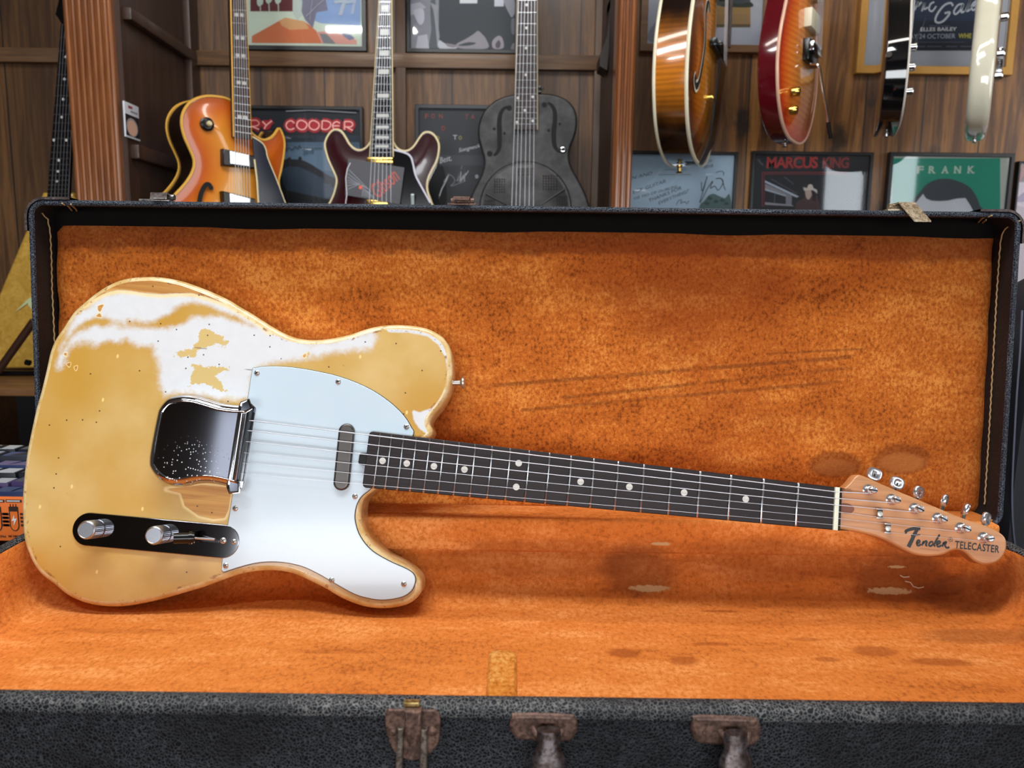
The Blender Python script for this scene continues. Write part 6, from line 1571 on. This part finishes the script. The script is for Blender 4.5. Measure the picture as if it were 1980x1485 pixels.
def rib3(P, w, m, dz):
    n = len(P); L, Rr = [], []
    for i, p_ in enumerate(P):
        a, c = P[max(0, i - 1)], P[min(n - 1, i + 1)]; dx, dy = c[0] - a[0], c[1] - a[1]; d = hypot(dx, dy) or 1
        L.append(b.V((p_[0] - dy / d * w, p_[1] + dx / d * w, zz_(p_) + dz))); Rr.append(b.V((p_[0] + dy / d * w, p_[1] - dx / d * w, zz_(p_) + dz)))
    for i in range(n - 1): b.face([Rr[i], Rr[i + 1], L[i + 1], L[i]], m)
rib3(P, 0.0125, IV, 0); rib3(P, 0.0072, HOLE, 0.0006); b.build('f_hole', bd1, None, None)
b = MB(); b.box((-0.075, 0.235, 0.022), (0.075, 0.252, 0.036), BLACKP, None, 0.003); b.box((-0.06, 0.238, 0.034), (0.06, 0.248, 0.046), BLACKP, None, 0.003); b.build('bridge', g)
b = MB(); b.loft([[(-0.045, 0.215, 0.044), (0.045, 0.215, 0.044), (0.045, 0.215, 0.040), (-0.045, 0.215, 0.040)], [(-0.03, 0.05, 0.028), (0.03, 0.05, 0.028), (0.03, 0.05, 0.024), (-0.03, 0.05, 0.024)], [(-0.016, -0.002, 0.006), (0.016, -0.002, 0.006), (0.016, -0.002, 0.002), (-0.016, -0.002, 0.002)], [(-0.016, -0.005, -0.03), (0.016, -0.005, -0.03), (0.016, -0.002, -0.03), (-0.016, -0.002, -0.03)]], BLACKP, True, True, True, True); b.build('tailpiece', g, None, 30)
for y in (0.36, 0.455):
    b = MB(); b.box((-0.045, y, 0.02), (0.045, y + 0.036, 0.040), BLACKP, None, 0.003); b.box((-0.035, y + 0.004, 0.038), (0.035, y + 0.032, 0.0425), GOLD, None, 0.002); b.build('pickup', g)
b = MB(); b.lathe([(0.007, 0.0), (0.007, 0.004), (0.004, 0.006), (0.004, 0.014), (0.008, 0.016), (0.006, 0.019)], GOLD, Matrix.Translation((0, -0.002, -0.045)) @ Matrix.Rotation(pi / 2, 4, 'X'), 16); b.build('strap_button', g)
slab('pickguard', [(0.03, 0.26), (0.09, 0.27), (0.085, 0.38), (0.06, 0.46), (0.03, 0.50)], 0.042, 0.046, BLACKP, g)
strings_(g, [(x, 0.98, 0.026) for x in np.linspace(-0.018, 0.018, 6)], [(x, 0.215, 0.047) for x in np.linspace(-0.026, 0.026, 6)], 0.0005)
for x, y in ((-0.06, 0.13),):
    b = MB(); b.lathe([(0.007, 0.020), (0.007, 0.032), (0.005, 0.034)], GOLD, Matrix.Translation((x, y, 0)), 16); b.build('knob', g)
# cherry sunburst solid body
H2 = hang(1537, 274, 1.80, radians(34))
g = thing('electric_guitar', 'cherry sunburst solid guitar with tremolo arm hanging edge-on, right of the archtop', 'guitar', H2.mat())
A2 = [(0,0),(55,4),(105,24),(145,65),(166,115),(170,158),(160,205),(140,250),(118,300),(108,345),(112,385),(120,420),(105,455),(60,470),(0,470)]
a2 = sym(A2)
CHERRY = mat_burst('cherry_sunburst', [(0.0, (176, 34, 18)), (0.12, (200, 70, 22)), (0.4, (216, 122, 44)), (0.9, (220, 150, 70))], 0.18, flame=0.35)
CHS = plain('cherry_side', (84, 10, 20), 0.15, coat=0.8, var=0.25, vscale=10)
bd2 = body('body', a2, -0.044, 0.0, 0.004, 0.006, CHERRY, CHS, g, arch=0.016, archw=0.06)
bindring(g, ccw(a2), -0.002, 0.0036, plain('pink_cream_binding', (214, 170, 146), 0.3))
upneck(g, 0.44, 0.95, 0.016, CHS, ROSEV)
for y in (0.305, 0.235, 0.38):
    b = MB(); b.box((-0.042, y, 0.012), (0.042, y + 0.040, 0.030), plain('cream_pickup', (206, 200, 176), 0.4), None, 0.003); b.build('pickup', g)
b = MB(); b.box((-0.045, 0.165, 0.014), (0.045, 0.212, 0.030), BLACKP, None, 0.004); b.box((-0.04, 0.185, 0.028), (0.04, 0.205, 0.038), CHROME, None, 0.003); br = b.build('bridge', g)
b = MB(); P = [(-0.03, 0.158, 0.030), (-0.03, 0.156, 0.044), (-0.03, 0.148, 0.050), (-0.03, 0.02, 0.078)]; b.tube(P, 0.0028, CHROME, 8); b.tube([(-0.03, 0.03, 0.0757), (-0.03, -0.004, 0.0832)], 0.0045, BLACKP, 8); b.build('tremolo_arm', br)
for x, y in ((-0.09, 0.09), (-0.10, 0.05)):
    b = MB(); b.lathe([(0.010, 0.012), (0.010, 0.024), (0.008, 0.027)], GOLD, Matrix.Translation((x, y, 0)), 16); b.build('knob', g)
b = MB(); b.lathe([(0.006, 0.0), (0.003, 0.003), (0.003, 0.008), (0.006, 0.010)], CHROME, Matrix.Translation((0, 0.0, -0.022)) @ Matrix.Rotation(pi / 2, 4, 'X'), 14); b.build('strap_button', g)
strings_(g, [(x, 0.95, 0.025) for x in np.linspace(-0.018, 0.018, 6)], [(x, 0.2, 0.038) for x in np.linspace(-0.026, 0.026, 6)], 0.0005)
# black slab body
H3 = hang(1733, 257, 1.80, radians(21))
g = thing('electric_guitar', 'glossy black slab-bodied guitar hanging edge-on in front of the gilt framed poster', 'guitar', H3.mat())
A3 = [(0,0),(70,4),(120,20),(150,55),(162,100),(160,150),(140,200),(118,250),(112,300),(125,350),(150,395),(140,430),(90,430),(40,400),(0,395)]
BLK = plain('black_lacquer', (9, 10, 13), 0.07, coat=1.0, var=0.1)
body('body', sym(A3), -0.045, 0.0, 0.003, 0.008, BLK, BLK, g)
upneck(g, 0.39, 0.92, 0.012, plain('maple_neck_plain', (190, 140, 84), 0.35), ROSEV)
bindring(g, ccw(sym(A3)), -0.0015, 0.0022, plain('white_binding', (210, 206, 196), 0.3))
slab('pickguard', [(-0.13, 0.12), (0.02, 0.10), (0.10, 0.24), (0.08, 0.40), (-0.06, 0.38)], 0.0, 0.0028, plain('white_guard', (200, 202, 208), 0.3), g)
for y in (0.065, 0.115, 0.155):
    b = MB(); b.lathe([(0.009, 0.0), (0.009, 0.014), (0.007, 0.016)], CHROME, Matrix.Translation((-0.115, y, 0)), 18); b.build('knob', g)
for px_ in (0.0, 0.13):
    b = MB(); b.lathe([(0.006, 0.0), (0.003, 0.003), (0.003, 0.008), (0.006, 0.010)], CHROME, (Matrix.Translation((0.0, 0.001, -0.02)) if px_ == 0 else Matrix.Translation((-0.160, 0.13, -0.040))) @ Matrix.Rotation(pi / 2, 4, 'X' if px_ == 0 else 'Y') @ Matrix.Rotation(pi if px_ else 0, 4, 'X'), 14); b.build('strap_button', g)
strings_(g, [(x, 0.92, 0.020) for x in np.linspace(-0.018, 0.018, 6)], [(x, 0.12, 0.012) for x in np.linspace(-0.026, 0.026, 6)], 0.0005)
# white contoured body
H4 = hang(1908, 266, 1.80, radians(30))
g = thing('electric_guitar', 'off-white contoured guitar hanging edge-on near the right edge of the picture', 'guitar', H4.mat())
WHT = plain('olympic_white', (214, 210, 190), 0.12, coat=1.0, var=0.05)
A4 = [(0,0),(65,3),(115,18),(148,58),(160,110),(154,165),(132,215),(112,262),(110,305),(130,350),(150,400),(140,440),(100,450),(50,410),(0,400)]
body('body', sym(A4), -0.046, 0.0, 0.015, 0.009, WHT, WHT, g)
upneck(g, 0.40, 0.93, 0.012, MATS['maple_neck_plain'], ROSEV)
slab('pickguard', [(-0.09, 0.10), (0.02, 0.07), (0.10, 0.2), (0.09, 0.40), (-0.06, 0.41), (-0.10, 0.33)], 0.0, 0.0028, plain('tortoise_guard', (120, 96, 70), 0.25, var=0.5, vscale=40), g)
for y in (0.115, 0.16, 0.235): 
    b = MB(); b.lathe([(0.009, 0.002), (0.009, 0.015), (0.007, 0.017)], CHROME, Matrix.Translation((-0.085, y, 0)), 18); b.build('knob', g)
b = MB(); b.box((-0.04, 0.13, 0.002), (0.04, 0.185, 0.016), CHROME, None, 0.003); b.build('bridge', g)
b = MB(); b.lathe([(0.006, 0.0), (0.003, 0.003), (0.003, 0.008), (0.006, 0.010)], CHROME, Matrix.Translation((0, 0.0, -0.024)) @ Matrix.Rotation(pi / 2, 4, 'X'), 14); b.build('strap_button', g)
strings_(g, [(x, 0.93, 0.020) for x in np.linspace(-0.018, 0.018, 6)], [(x, 0.16, 0.016) for x in np.linspace(-0.026, 0.026, 6)], 0.0005)
